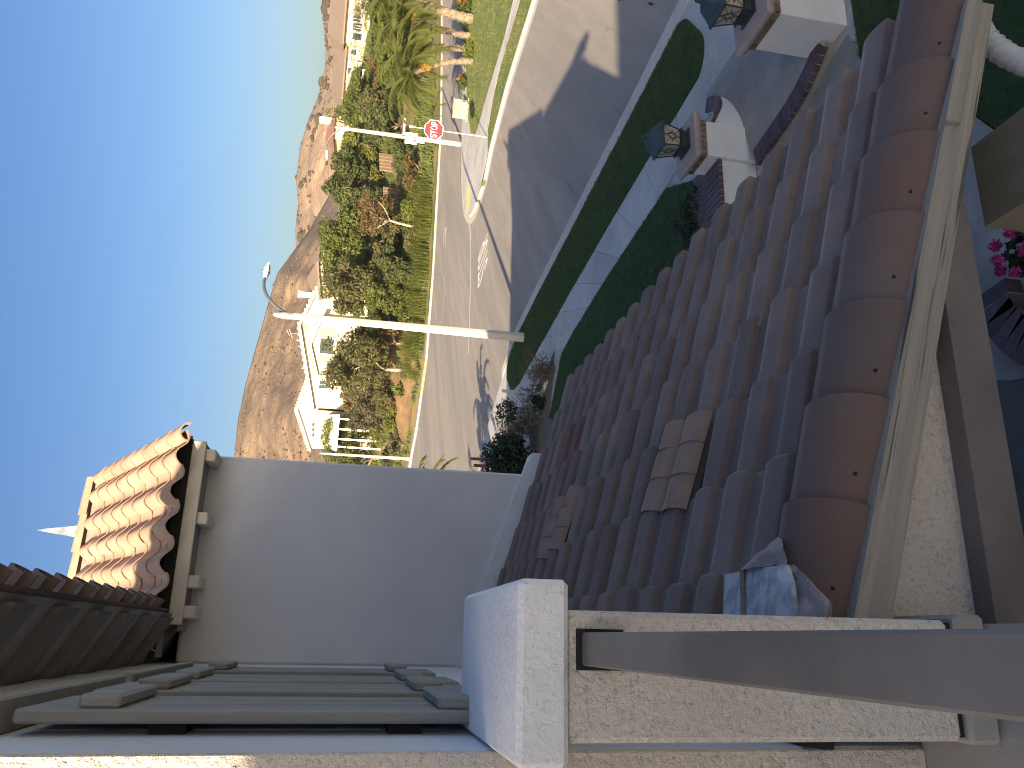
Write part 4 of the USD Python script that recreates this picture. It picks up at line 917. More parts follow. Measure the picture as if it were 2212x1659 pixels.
# ================================================================== TREES AND PLANTS
def limb(p0, p1, r0_, r1_, seed, n=7, bend=.12):
    r = np.random.default_rng(seed); f = np.linspace(0, 1, n)[:, None]; p0, p1 = np.array(p0, float), np.array(p1, float)
    q = p0 + (p1 - p0) * f + np.sin(f * math.pi) * r.normal(0, bend, 3) * np.linalg.norm(p1 - p0) * np.array([1, 1, .3]); return tube(q, np.linspace(r0_, r1_, n), 7)
def tree(name, lab, loc, h, rx, rz, nleaf, leaf, lm, bark='bark', base=.3, clumps=26, seed=0, group=None, trunk_r=None, multi=1, cat_='tree', sparse=0.0, lean=(0, 0), tall_trunk=None):
    r = np.random.default_rng(seed); t = thing(name, lab, cat_, group, None, loc, 0.0)
    cz = h - rz * 1.0; tr = trunk_r or (.035 * h * .5 + .05)
    C = []; R = []
    while len(C) < clumps:
        d = r.normal(0, 1, 3); d /= np.linalg.norm(d); rad = r.uniform(.35, .95)
        q = np.array([d[0] * rx * rad, d[1] * rx * rad, cz + d[2] * rz * rad])
        if q[2] < h * base * .8: continue
        C.append(q + [lean[0] * q[2] / h, lean[1] * q[2] / h, 0]); k = r.uniform(.20, .40) * (1 - .3 * sparse); R.append([rx * k, rx * k, rz * k * .85])
    C, R = np.array(C), np.array(R)
    fork = np.array([lean[0] * .3, lean[1] * .3, h * (tall_trunk or base)])
    parts = [limb((0, 0, -.4), fork, tr, tr * .75, seed + 1, bend=.04)] if multi == 1 else [limb((r.normal(0, .12), r.normal(0, .12), -.4), fork + r.normal(0, .3, 3), tr * .7, tr * .5, seed + 10 + k, bend=.06) for k in range(multi)]
    for k in range(min(10, clumps)):
        parts.append(limb(fork, C[k] * .95, tr * .5, tr * .10, seed + 30 + k))
    obj('trunk', cat(parts), M[bark], t, smooth=True)
    obj('crown', leaf_cloud(C, R, nleaf, leaf, seed + 2), M[lm], t)
    return t
def site(D, dy):
    """ground position on the bank seen at column D[1], dy metres beyond the far kerb"""
    r = ray(np.array(D, float)); b = r[0] / r[1]; y = 70.0
    for _ in range(30): y = float(yk(b * y)) + dy
    return np.array([b * y, y, tz(b * y, y)])
def planted(name, lab, Dtop, Dbase_y, dy, wpx, **k):
    """a tree whose top is seen at Dtop and whose spread covers wpx"""
    p = site((Dtop[0], Dbase_y), dy); q = at(np.array(Dtop, float), p[1]); h = q[2] - p[2]; rx = wpx * 1.22 * math.hypot(p[0], p[1]) / FPX / 2; k['nleaf'] = int(k['nleaf'] * 1.6)
    lean = (q[0] - p[0], 0)
    return tree(name, lab, p, h, rx, k.pop('rz', None) or h * k.pop('zf', .38), lean=(lean[0] * .6, 0), **k)
TR = 'trees on the bank across the road'
planted('bank_tree', 'dense ash-green tree right of the near street lamp, in front of the gabled house', (686, 622), 602, 9, 105, zf=.42, nleaf=5200, leaf=.17, lm='leaf_ash', seed=11, clumps=34, base=.26)
planted('bank_tree', 'ash-green tree on a white trunk left of the near street lamp, over bare orange earth', (684, 790), 786, 6, 140, zf=.42, nleaf=5200, leaf=.16, lm='leaf_ash', bark='bark_pale', seed=13, clumps=32, base=.24)
planted('bank_tree', 'large bright green tree in the middle of the bank, hiding the houses behind', (682, 505), 505, 15, 150, zf=.42, nleaf=6400, leaf=.19, lm='leaf_green', seed=17, clumps=40, base=.2)
planted('bank_tree', 'thin brownish tree with pale forked trunk close to the far road', (745, 425), 474, 4.5, 100, zf=.33, nleaf=1300, leaf=.13, lm='leaf_brown', bark='bark_pale', seed=19, clumps=22, base=.42, sparse=1, trunk_r=.13)
planted('bank_tree', 'dark round tree standing left of the island street lamp', (688, 372), 372, 17, 92, zf=.40, nleaf=4200, leaf=.17, lm='leaf_deep', seed=23, clumps=30, base=.2)
planted('bank_tree', 'dark tree between the thin brown tree and the palm stump', (748, 430), 420, 13, 60, zf=.40, nleaf=2600, leaf=.16, lm='leaf_deep', seed=24, clumps=22, base=.2)
planted('bank_tree', 'broad light-green bushy tree above the retaining walls, left of the palm clump', (737, 200), 205, 17, 92, zf=.44, nleaf=4800, leaf=.15, lm='leaf_green', seed=29, clumps=34, base=.14)
planted('bank_tree', 'dark glossy large-leaved tree right of the stop sign', (783, 255), 262, 9.5, 78, zf=.44, nleaf=2300, leaf=.24, lm='leaf_deep', seed=31, clumps=26, base=.16)
planted('bank_tree', 'green tree directly behind the island street lamp', (718, 300), 300, 16, 92, zf=.42, nleaf=3400, leaf=.17, lm='leaf_bright', seed=37, clumps=26, base=.16)
planted('bank_tree', 'small dark tree near the foot of the near street lamp, half behind its pole', (756, 690), 700, 8, 80, zf=.42, nleaf=2300, leaf=.15, lm='leaf_deep', seed=41, clumps=22, base=.2)
planted('bank_tree', 'olive tree standing between the two ash-green trees, in front of the tan window shutter', (770, 735), 735, 7.5, 80, zf=.42, nleaf=1700, leaf=.14, lm='leaf_brown', seed=43, clumps=18, base=.2)
planted('bank_tree', 'pale green round tree beside the pillared porch, left end of the bank', (690, 950), 948, 15, 100, zf=.46, nleaf=3800, leaf=.15, lm='leaf_green', seed=47, clumps=28, base=.12)
planted('bank_tree', 'dark green tree beside the distant lamp, left of the pillared porch', (724, 985), 985, 13, 92, zf=.46, nleaf=3200, leaf=.15, lm='leaf_deep', seed=53, clumps=26, base=.12)
planted('bank_tree', 'brownish thin-leaved tree in front of the lower window of the gabled house', (712, 842), 842, 13, 80, zf=.40, nleaf=1800, leaf=.13, lm='leaf_brown', seed=59, clumps=20, base=.2, sparse=1)
planted('bank_tree', 'grey-green bushy tree on the left part of the bank below the fan palm', (752, 893), 893, 11, 84, zf=.46, nleaf=2600, leaf=.14, lm='leaf_sage', seed=61, clumps=24, base=.12)
planted('bank_tree', 'green tree filling the gap right of the large bright tree', (700, 555), 555, 18, 84, zf=.42, nleaf=3600, leaf=.17, lm='leaf_deep', seed=67, clumps=28, base=.18)
planted('bank_tree', 'small leafy tree under the large bright tree, in shade', (800, 530), 530, 9, 70, zf=.42, nleaf=2400, leaf=.15, lm='leaf_ash', seed=71, clumps=22, base=.2)
planted('bank_tree', 'dark tree low on the bank under the ash-green tree, left of the pale trunk', (800, 560), 580, 6, 64, zf=.42, nleaf=2300, leaf=.15, lm='leaf_deep', seed=73, clumps=22, base=.2)
planted('bank_tree', 'sunlit bush-like tree above the lattice fence, right of the palm stump', (752, 340), 340, 19, 74, zf=.42, nleaf=2600, leaf=.17, lm='leaf_bright', seed=79, clumps=24, base=.16)
planted('bank_tree', 'tall dark tree at the far right edge, behind the palm clump', (770, 20), 30, 6, 120, zf=.42, nleaf=3600, leaf=.19, lm='leaf_deep', seed=83, clumps=30, base=.15)
planted('bank_tree', 'dark green tree behind the palm clump, left of its trunks', (800, 120), 120, 9, 100, zf=.42, nleaf=3400, leaf=.18, lm='leaf_green', seed=89, clumps=28, base=.15)
planted('bank_tree', 'olive-green tree between the palm clump and the stop sign, high on the bank', (770, 225), 228, 13, 80, zf=.44, nleaf=2600, leaf=.16, lm='leaf_ash', seed=91, clumps=26, base=.14)
planted('bank_tree', 'pale olive tree low on the bank between the large bright tree and the ash-green tree', (776, 640), 640, 7, 84, zf=.44, nleaf=2600, leaf=.15, lm='leaf_green', seed=93, clumps=26, base=.14)
planted('bank_tree', 'broad olive tree low on the bank below the large bright tree', (800, 470), 465, 9, 90, zf=.44, nleaf=2800, leaf=.16, lm='leaf_ash', seed=97, clumps=28, base=.12)
SB = [((842, 640), 640, 5.5, 46, 'leaf_green', 'rounded green shrub on the bank right of the near lamp, by the tall grasses'), ((850, 600), 590, 4.2, 40, 'leaf_deep', 'dark shrub at the foot of the leaning brown trunk'),
      ((860, 690), 690, 4.5, 40, 'leaf_green', 'green shrub directly behind the near lamp, above the far kerb'), ((882, 745), 745, 5.0, 22, 'leaf_deep', 'small round dark bush alone on the orange earth'),
      ((862, 800), 800, 6.0, 26, 'leaf_sage', 'small grey bush on the orange earth left of the white trunk'), ((850, 842), 842, 6, 26, 'leaf_green', 'small green bush among orange earth, below the lower window'),
      ((826, 905), 905, 8, 44, 'leaf_bright', 'yellow-green bush on the left bank by the pillared porch'), ((838, 950), 950, 6, 50, 'leaf_sage', 'wide pale bush on the left bank near the distant lamp'), ((820, 985), 985, 7, 44, 'leaf_deep', 'dark bush at the left end of the bank by the shaded wall'),
      ((856, 470), 455, 5.0, 44, 'leaf_bright', 'yellow-green bush below the pale forked trunk'), ((872, 520), 520, 4.5, 46, 'leaf_ash', 'grey-green bush with silvery leaves left of the pale forked trunk'), ((862, 375), 375, 6.0, 66, 'leaf_brown', 'brown dry bush with green tips left of the island lamp'),
      ((842, 335), 335, 7.5, 50, 'leaf_deep', 'dark rounded bush just left of the island lamp'), ((836, 305), 305, 8, 40, 'leaf_green', 'green bush hidden partly by the island lamp'), ((790, 380), 400, 17, 60, 'leaf_bright', 'low green bush above the lattice fence'),
      ((816, 160), 160, 9, 60, 'leaf_green', 'green bush under the palm fronds'), ((790, 150), 150, 15, 90, 'leaf_brown', 'reddish brown bush above the long retaining wall'), ((760, 60), 60, 26, 130, 'leaf_sage', 'grey-green hedge in front of the long brown roofed house'),
      ((780, 930), 925, 11, 80, 'leaf_green', 'broad green bush before the porch columns'), ((800, 860), 860, 9, 70, 'leaf_ash', 'grey-green bush left of the brownish tree before the lower window'),
      ((700, 245), 245, 24, 40, 'leaf_green', 'dark green bush at the left end of the long brown roofed house'), ((775, 660), 655, 12, 60, 'leaf_brown', 'dry brownish bush behind the ash-green tree')]
for k, (Dt, yb, dy, w, lm, lab) in enumerate(SB):
    p = site((Dt[0], yb), dy); q = at(np.array(Dt, float), p[1]); h = max(.8, q[2] - p[2]); rx = w * 1.25 * math.hypot(p[0], p[1]) / FPX / 2
    r = np.random.default_rng(100 + k); t = thing('shrub', lab, 'shrub', None, None, p)
    C = np.array([(r.uniform(-.7, .7) * rx, r.uniform(-.7, .7) * rx, h * r.uniform(.15, .8)) for _ in range(14)])
    obj('stem', cat([limb((0, 0, -.3), c, .05, .015, 200 + k * 20 + i) for i, c in enumerate(C[:6])]), M['bark'], t)
    obj('foliage', leaf_cloud(C, np.array([[rx * .42, rx * .42, h * .24]] * 14), int(700 + 900 * min(2.2, rx)), .13 if lm != 'leaf_deep' else .15, 300 + k), M[lm], t)
# clipped hedge along the bank and the tall ornamental grasses
hp = [site((0, y), 7.2) for y in (560, 500, 430, 380, 320, 290, 255)]
hedge = thing('hedge', 'long clipped green hedge running along the bank behind the tall grasses', 'hedge')
C = []; 
for k in range(len(hp) - 1):
    for f in np.linspace(0, 1, 14): C.append(hp[k] * (1 - f) + hp[k + 1] * f + [0, 0, .55])
obj('foliage', leaf_cloud(C, np.array([[.7, .6, .55]] * len(C)), 9000, .10, 404, up=.6), M['leaf_green'], hedge)
reed = tuft(26, 1.25, .16, .030, .75, 9)
P_ = []; r_ = np.random.default_rng(77)
while len(P_) < 1150:
    y_ = r_.uniform(285, 745); dy = r_.uniform(2.4, 5.6)
    if meshkit.noise(np.array([y_ / 30, dy / 2, 0.0]), 4) < .38: continue
    if y_ > 690 and r_.uniform() < .6: continue
    P_.append(site((0, y_), dy))
scatter('tall_grass', reed, M['leaf_reed'], P_, r_.uniform(0, 6.28, len(P_)), r_.uniform(.42, 1.25, len(P_)), label='tall arching yellow-green grasses along the foot of the bank', category='grass')
P_ = [];
while len(P_) < 5200:
    x = r_.uniform(-14, 48); d = r_.uniform(2.3, 24); q = meshkit.fbm(np.array([x * .35, d * .5, 2.0]), 3, 8)
    if q < (.56 if x < 9 and 3 < d < 13 else .40): continue
    y = float(yk(x)) + d; P_.append((x, y, tz(x, y) + .05))
low = tuft(14, .42, .22, .06, .9, 12)
scatter('ground_cover', low, M['grass_blade_sun_tint'], P_, r_.uniform(0, 6.28, len(P_)), r_.uniform(.5, 1.6, len(P_)), label='patchy low green weeds and ground cover over the bank', category='ground cover')

# palms --------------------------------------------------------------
def frond(L, droop, nl, ll, seed, rise=.9, wl=.035):
    r = np.random.default_rng(seed); f = np.linspace(0, 1, 14); ang = rise - droop * f ** 1.3
    step = L / 13; x = np.concatenate([[0], np.cumsum(np.cos(ang[:-1]) * step)]); z = np.concatenate([[0], np.cumsum(np.sin(ang[:-1]) * step)])
    P = np.column_stack([x, np.zeros(14), z]); V = []; F = []
    for k in range(nl):
        u = .12 + .88 * k / nl; i = u * 13; a = int(min(12, i)); p = P[a] * (1 - (i - a)) + P[a + 1] * (i - a); d = P[a + 1] - P[a]; d /= np.linalg.norm(d)
        l = ll * (math.sin(min(1, u * 1.35 + .12) * math.pi * .8) + .18) * r.uniform(.85, 1.1)
        for sgn in (-1, 1):
            o = np.array([d[0] * .55, sgn * .8, d[2] * .55 - .28 + r.normal(0, .1)]); o /= np.linalg.norm(o); w = d * wl; b = len(V)
            V += [p - w, p + w, p + o * l * .6 + w * .7 + [0, 0, -.02], p + o * l + [0, 0, -.14 * l]]; F += [[b, b + 1, b + 2], [b, b + 2, b + 3]]
    rachis = tube(P, np.linspace(.045, .010, 14) * (L / 3.0), 5); return cat([rachis, T(V, F)])
def palm(name, lab, loc, h, nf, L, lean, seed, crown='leaf_palm', fruit=True, trunk_r=.20, group=None, ll=.62):
    r = np.random.default_rng(seed); t = thing(name, lab, 'palm', group, None, loc)
    f = np.linspace(0, 1, 22)[:, None]; top = np.array([lean[0], lean[1], h]); q = np.array([[0, 0, -.3]]) * (1 - f) + top * f + np.array([[lean[0] * -.25, lean[1] * -.25, 0]]) * np.sin(f * math.pi)
    rad = trunk_r * (1.25 - .35 * f[:, 0]) * (1 + .10 * np.tile([1, -1], 11)); obj('trunk', tube(q, rad, 11), M['bark_palm'], t)
    boots = []
    for k in range(46):
        u = r.uniform(.12, .98); p = q[int(u * 21)]; a = r.uniform(0, 6.28); d = np.array([math.cos(a), math.sin(a), 0]); b0 = p + d * trunk_r * .85; boots.append(beam(b0, b0 + d * .10 + [0, 0, .20], .11, .03))
    obj('leaf_base', cat(boots), M['bark_palm'], t, kind='stuff')
    for k in range(nf):
        a = 2.4 * k + r.uniform(-.2, .2); u = k / nf; fr = frond(L * r.uniform(.85, 1.1), 1.5 + .9 * u + r.uniform(-.2, .2), 34, ll, seed * 50 + k, rise=1.15 - 1.15 * u)
        c, s = math.cos(a), math.sin(a); v = fr.vertices; fr.vertices = np.column_stack([v[:, 0] * c - v[:, 1] * s, v[:, 0] * s + v[:, 1] * c, v[:, 2]]) + top
        obj('frond', fr, M[crown], t)
    if fruit:
        for k in range(3):
            a = r.uniform(0, 6.28); c = top + np.array([math.cos(a) * .45, math.sin(a) * .45, -.45]); obj('fruit_cluster', leaf_cloud([c, c - [0, 0, .3]], [[.22, .22, .35], [.16, .16, .3]], 260, .05, seed + 5 + k), M['palm_fruit'], t)
    return t
def pg(D): q = gp(np.array(D, float), .15); return (q[0], q[1], .12)
PG = 'palm clump on the island corner'
palm('palm', 'rightmost thick palm of the island clump, trunk leaning out of frame', pg((1021, 42)), 5.0, 28, 3.7, (1.3, .3), 3, trunk_r=.25)
palm('palm', 'upright palm of the island clump, second from the right', pg((1016, 78)), 4.4, 26, 3.6, (.35, -.3), 4, trunk_r=.17)
palm('palm', 'third palm from the right in the island clump', pg((1020, 108)), 3.7, 26, 3.5, (-.3, .2), 5, trunk_r=.16)
palm('palm', 'leftmost palm of the island clump, bending towards the street lamp', pg((1021, 133)), 3.5, 26, 3.5, (-1.3, -.2), 6, trunk_r=.15)
# fan palms, stump palm, banana
def fan_palm(lab, loc, h, R, nf, seed):
    r = np.random.default_rng(seed); t = thing('fan_palm', lab, 'palm', None, None, loc)
    obj('trunk', tube([(0, 0, -.3), (0, 0, h * .5), (.05, 0, h)], [.16, .14, .13], 9), M['bark'], t)
    for k in range(nf):
        a = 2.4 * k; el = 1.3 - 1.9 * k / nf; d = np.array([math.cos(a) * math.cos(el), math.sin(a) * math.cos(el), math.sin(el)]); c = np.array([.05, 0, h]) + d * R * .5; V = []; F = []
        s = np.cross(d, AX_Z); s /= np.linalg.norm(s) + 1e-9; n = np.cross(s, d)
        for j in range(13):
            b = (j - 6) / 6 * 1.25; e = d * math.cos(b) + s * math.sin(b) + n * (-.12); w = (s * math.cos(b) - d * math.sin(b)) * .055 * R; o = len(V)
            V += [c, c + e * R * .35 + w, c + e * R * .62 - [0, 0, .06 * R], c + e * R * .35 - w]; F += [[o, o + 1, o + 2], [o, o + 2, o + 3]]
        obj('frond', cat([T(V, F), tube([(.05, 0, h), c], .018, 4)]), M['leaf_palm'], t)
for (Dt, yb, dy, nm) in (((712, 905), 903, 15, 'fan palm beside the pillared porch of the gabled house'), ((770, 368), 372, 13, 'fan palm above the lattice fence, left of the island lamp')):
    p = site((0, yb), dy); q = at(np.array(Dt, float), p[1]); fan_palm(nm, p, max(1.2, q[2] - p[2] - .9), 1.35, 20, int(yb))
p = site((0, 400), 14.0); q = at(np.array([742., 392.]), p[1])
st = thing('palm', 'slim palm with a pale ragged trunk in the middle of the bank', 'palm', None, None, p)
hh = q[2] - p[2]; obj('trunk', tube([(0, 0, -.3), (.1, 0, hh * .4), (.3, 0, hh * .72)], [.15, .13, .11], 9), M['bark_pale'], st)
for k in range(9):
    fr = frond(2.0, .9, 26, .5, 700 + k, rise=1.45 - .12 * k); a = 2.4 * k; v = fr.vertices; fr.vertices = np.column_stack([v[:, 0] * math.cos(a) - v[:, 1] * math.sin(a) + .3, v[:, 0] * math.sin(a) + v[:, 1] * math.cos(a), v[:, 2] + hh * .7]); obj('frond', fr, M['leaf_palm'], st)
p = site((0, 310), 14.5); bn = thing('banana_plant', 'banana plant with broad pale leaves left of the island lamp', 'plant', None, None, p)
q = at(np.array([765., 312.]), p[1]); hh = q[2] - p[2] - .6
obj('stem', tube([(0, 0, -.2), (0, 0, hh)], [.13, .10], 8), M['leaf_sage'], bn)
for k in range(9):
    a = 2.4 * k; L = 1.5; f = np.linspace(0, 1, 9); an = 1.2 - 1.5 * f - .05 * k; x = np.cumsum(np.cos(an)) * L / 8; z = np.cumsum(np.sin(an)) * L / 8; w = .26 * np.sin(f * math.pi * .93 + .1)
    V = np.array([(xx * math.cos(a) - s * ww * math.sin(a), xx * math.sin(a) + s * ww * math.cos(a), zz + hh - (.06 if s else 0)) for xx, zz, ww in zip(x, z, w) for s in (-1, 0, 1)]); F = []
    for i in range(8):
        for j in range(2): o = i * 3 + j; F += [[o, o + 3, o + 4], [o, o + 4, o + 1]]
    obj('leaf', T(V, F), M['leaf_sage'], bn, smooth=True)
# island planting under the palms
for k, (D, w, lm, lab) in enumerate((((1018, 20), 1.6, 'leaf_green', 'low green bush at the foot of the thick palm, right edge'), ((1022, 110), .9, 'leaf_bright', 'strappy green plant at the foot of the palm clump'), ((1006, 178), .9, 'leaf_deep', 'small dark bush left of the palm clump'))):
    p = pg(D); r = np.random.default_rng(900 + k); C = np.array([(r.normal(0, w * .4), r.normal(0, w * .4), r.uniform(.2, .6) * w * .8) for _ in range(8)]); t = thing('island_bush', lab, 'bush', None, None, p)
    obj('foliage', leaf_cloud(C, [w * .35] * 8, 900, .09, 910 + k), M[lm], t)
    if k != 1: obj('bloom', leaf_cloud([C[0] + [0, -.3, .2], C[1] + [0, -.3, .1]], [.10, .10], 40, .06, 920 + k), M['flower_red'], t)

# near plants by the house ---------------------------------------------
def near_shrub(name, lab, D, z, h, rx, n, leaf, lm, seed, loc=None, upright=False):
    q = gp(np.array(D, float), .15) if loc is None else np.array(loc); r = np.random.default_rng(seed); t = thing(name, lab, 'shrub', None, None, (q[0], q[1], .12))
    C = np.array([(r.normal(0, rx * .45), r.normal(0, rx * .45), h * r.uniform(.25, .9)) for _ in range(18)])
    obj('stem', cat([limb((r.normal(0, .05), r.normal(0, .05), 0), c, .016, .005, seed + i, n=5) for i, c in enumerate(C)]), M['bark'], t)
    obj('foliage', leaf_cloud(C, np.array([[rx * .34, rx * .34, h * .22]] * 18), n, leaf, seed + 50, up=.6 if not upright else .1), M[lm], t); return t
near_shrub('yard_shrub', 'feathery green shrub in the pebbles left of the white post', (1166, 905), 0, 1.25, .75, 3600, .032, 'leaf_sage', 501)
near_shrub('yard_shrub', 'thin brownish shrub at the end of the sidewalk, right of the white post', (1196, 800), 0, .95, .55, 2000, .026, 'leaf_brown', 511)
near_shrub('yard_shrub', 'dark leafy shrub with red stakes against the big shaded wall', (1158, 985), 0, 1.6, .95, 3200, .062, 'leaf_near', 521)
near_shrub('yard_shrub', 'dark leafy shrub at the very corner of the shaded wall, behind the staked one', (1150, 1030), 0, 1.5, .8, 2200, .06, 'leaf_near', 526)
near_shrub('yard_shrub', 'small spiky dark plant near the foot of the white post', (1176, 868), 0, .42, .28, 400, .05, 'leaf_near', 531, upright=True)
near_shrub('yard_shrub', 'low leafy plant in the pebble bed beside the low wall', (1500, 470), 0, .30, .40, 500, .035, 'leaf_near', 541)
palm('young_palm', 'young palm whose sunlit fronds reach out past the edge of the big shaded wall', (-4.7, 27.6, .1), 2.0, 17, 2.3, (.1, .1), 8, crown='leaf_palm', fruit=False, trunk_r=.14, ll=.42)
m0 = at(np.array([1385., -70.]), 9.6); mg = thing('magnolia', 'magnolia whose leaf tips reach in at the edge of the frame above the near road', 'tree', None, None, (m0[0] + .55, m0[1], .1))
o_ = np.array([m0[0] + .55, m0[1], .1])
C = np.array([at(np.array(D, float), 9.6) - o_ for D in ((1340, -8), (1352, -22), (1402, -6), (1418, -18), (1385, -50), (1340, -90), (1430, -110), (1380, -160))])
obj('trunk', cat([limb((0, 0, -.2), (0, 0, 1.5), .06, .05, 3)] + [limb((0, 0, 1.5), c, .03, .006, 60 + i) for i, c in enumerate(C)]), M['bark'], mg, smooth=True)
obj('crown', leaf_cloud(C, [.07, .09, .09, .10, .22, .3, .3, .35], 360, .06, 62), M['leaf_magnolia'], mg)
# street tree hidden behind the shaded wall: its shadow lies on the road at the left
tree('street_tree', 'feathery street tree behind the big shaded wall, throwing shade on the road', (-11.5, 21.5, .1), 5.6, 1.7, 1.6, 1500, .12, 'leaf_green', seed=71, clumps=16, base=.5, sparse=1)
tree('street_tree', 'second street tree behind the big shaded wall, nearer the driveway', (-9.3, 22.0, .1), 5.0, 1.3, 1.5, 1100, .12, 'leaf_green', seed=73, clumps=14, base=.5, sparse=1)

# ================================================================== HOUSES ACROSS THE ROAD
def P2(Ds, y): return np.array([at(np.array(D, float), y) for D in Ds])
def roofslab(pts, th): pts = np.asarray(pts, float); return hull(np.vstack([pts, pts - [0, 0, th]]))
def win(parent, D0, D1, y, mt='glass_far', frame=True, mull=1):
    """window seen between two picture corners on the facade plane y"""
    a, b = at(np.array(D0, float), y), at(np.array(D1, float), y); x0, x1 = sorted((a[0], b[0])); z0, z1 = sorted((a[2], b[2])); w = thing('window', parent=parent)
    obj('pane', box((x0, y - .05, z0), (x1, y - .02, z1)), M[mt], w)
    if frame:
        fr = [box((x0 - .10, y - .10, z0 - .10), (x0, y, z1 + .10)), box((x1, y - .10, z0 - .10), (x1 + .10, y, z1 + .10)), box((x0, y - .10, z1), (x1, y, z1 + .10)), box((x0, y - .10, z0 - .10), (x1, y, z0))]
        for k in range(mull): xm = x0 + (x1 - x0) * (k + 1) / (mull + 1); fr.append(box((xm - .04, y - .08, z0), (xm + .04, y - .03, z1)))
        obj('frame', cat(fr), M['house_trim'], w)
def gable_house(parent, xa, za, xl, zl, xr, zr_, y0, y1, zbase, wall, roof, over=.45, th=.28):
    """gable facing the road: apex (xa, za), eaves (xl, zl), (xr, zr)"""
    obj('wall', hull([(x, y, z) for y in (y0, y1) for x, z in ((xl, zbase), (xr, zbase), (xl, zl - th), (xa, za - th), (xr, zr_ - th))]), M[wall], parent)
    r1, r2 = (za - zl) / (xa - xl), (zr_ - za) / (xr - xa); xl2, xr2 = xl - over, xr + over; zl2, zr2 = zl - r1 * over, zr_ + r2 * over
    for (xe, ze_) in ((xl2, zl2), (xr2, zr2)):
        rf = obj('roof', roofslab([(xa, y0 - over, za), (xe, y0 - over, ze_), (xe, y1 + .3, ze_), (xa, y1 + .3, za)], .16), M[roof], parent)
        obj('bargeboard', hull([(x, y, z + q) for x, z in ((xa, za), (xe, ze_)) for y in (y0 - over - .05, y0 - over - .005) for q in (-.34, -.05)]), M['house_trim'], rf)
        n = 14; eds = []
        for k in range(n):
            f = (k + .5) / n; eds.append(box((xa + (xe - xa) * f - .14, y0 - over - .08, za + (ze_ - za) * f - .04), (xa + (xe - xa) * f + .14, y0 - over + .3, za + (ze_ - za) * f + .10)))
        obj('tile_edge', cat(eds), M['roof_edge'], rf)
A = thing('gabled_house', 'cream gabled house with chimney behind the near street lamp', 'house')
Y = 91.0; apex, le, re = P2([(643, 703), (672, 880), (704, 578)], Y); zb_ = 3.6
gable_house(A, apex[0], apex[2], le[0], le[2], re[0], re[2], Y, Y + 14, zb_, 'house_cream', 'roof_brown')
a2, l2, r2 = P2([(666, 745), (680, 806), (690, 690)], Y - 1.6)
gable_house(A, a2[0], a2[2], l2[0], l2[2], r2[0], r2[2], Y - 1.6, Y + .5, zb_, 'house_cream', 'roof_brown', over=.35)
win(A, (690, 763), (722, 733), Y - 1.6, mull=0)
for D0, D1 in (((690, 730), (725, 714)), ((687, 782), (722, 766))):
    a, b = at(np.array(D0, float), Y - 1.6), at(np.array(D1, float), Y - 1.6); obj('shutter', box((min(a[0], b[0]), Y - 1.68, min(a[2], b[2])), (max(a[0], b[0]), Y - 1.605, max(a[2], b[2]))), M['house_tan'], A)
for D0, D1 in (((652, 716), (664, 700)),):
    a, b = at(np.array(D0, float), Y), at(np.array(D1, float), Y); v0, v1 = sorted((a[0], b[0])); w0, w1 = sorted((a[2], b[2]))
    obj('gable_vent', cat([box((v0, Y - .06, w0 + (w1 - w0) * k / 5), (v1, Y - .01, w0 + (w1 - w0) * (k + .6) / 5)) for k in range(5)]), M['house_tan'], A)
win(A, (692, 708), (735, 700), Y, mull=0)
win(A, (757, 846), (776, 826), Y - .6, mull=1); win(A, (689, 838), (713, 824), Y, mull=1)
ch = P2([(644, 641), (664, 632)], Y + 4); x0, x1 = sorted((ch[0][0], ch[1][0])); obj('chimney', cat([box((x0, Y + 3.5, ch[1][2] - 2), (x1, Y + 4.5, ch[0][2] - .2)), box((x0 - .1, Y + 3.4, ch[0][2] - .2), (x1 + .1, Y + 4.6, ch[0][2]))]), M['house_white'], A)
# wing to the right with a brown roof
wa, wb_ = P2([(692, 645), (683, 572)], Y - .8); obj('wall', box((wa[0], Y - .6, zb_), (wb_[0], Y + 9, wb_[2] - .3)), M['house_cream'], A)
obj('roof', hull([(wa[0] - .3, Y - 1.1, wa[2]), (wb_[0] + .3, Y - 1.1, wb_[2]), (wa[0] - .3, Y - 1.1, wa[2] - .2), (wb_[0] + .3, Y - 1.1, wb_[2] - .2), (wa[0] + 1.0, Y + 5, wa[2] + 1.4), (wb_[0] - 1, Y + 5, wb_[2] + 1.3)]), M['roof_brown'], A)
# left white gable, pillared porch
a3, l3, r3 = P2([(637, 885), (664, 968), (668, 800)], Y + 3.5); gable_house(A, a3[0], a3[2], l3[0], l3[2], r3[0], r3[2], Y + 3.5, Y + 12, zb_, 'house_white', 'roof_red', over=.3)
for k in range(3): win(A, (674, 942 - 11 * k), (680, 936 - 11 * k), Y + 3.5, frame=False)
lw0, lw1 = P2([(690, 958), (680, 885)], Y + 1); obj('wall', box((lw0[0], Y + .2, zb_), (lw1[0], Y + 3.4, lw1[2] - .2)), M['house_cream'], A)
pr = P2([(716, 900), (728, 968)], Y - 3.0); x0, x1 = sorted((pr[0][0], pr[1][0])); zt_ = pr[:, 2].mean()
obj('porch_roof', hull([(x0 - .3, Y - 3.3, zt_ - .15), (x1 + .3, Y - 3.3, zt_ - .15), (x0 - .3, Y - 3.3, zt_ - .45), (x1 + .3, Y - 3.3, zt_ - .45), (x0, Y + .1, zt_ + .9), (x1, Y + .1, zt_ + .9)]), M['house_trim'], A)
for f in (.05, .30, .62, .95):
    xc = x0 + (x1 - x0) * f; obj('column', box((xc - .10, Y - 3.1, zb_ - 1), (xc + .10, Y - 2.9, zt_ - .46)), M['house_white'], A)
obj('porch_wall', box((x0, Y - .5, zb_), (x1, Y - .2, zt_ - .3)), M['house_tan'], A)
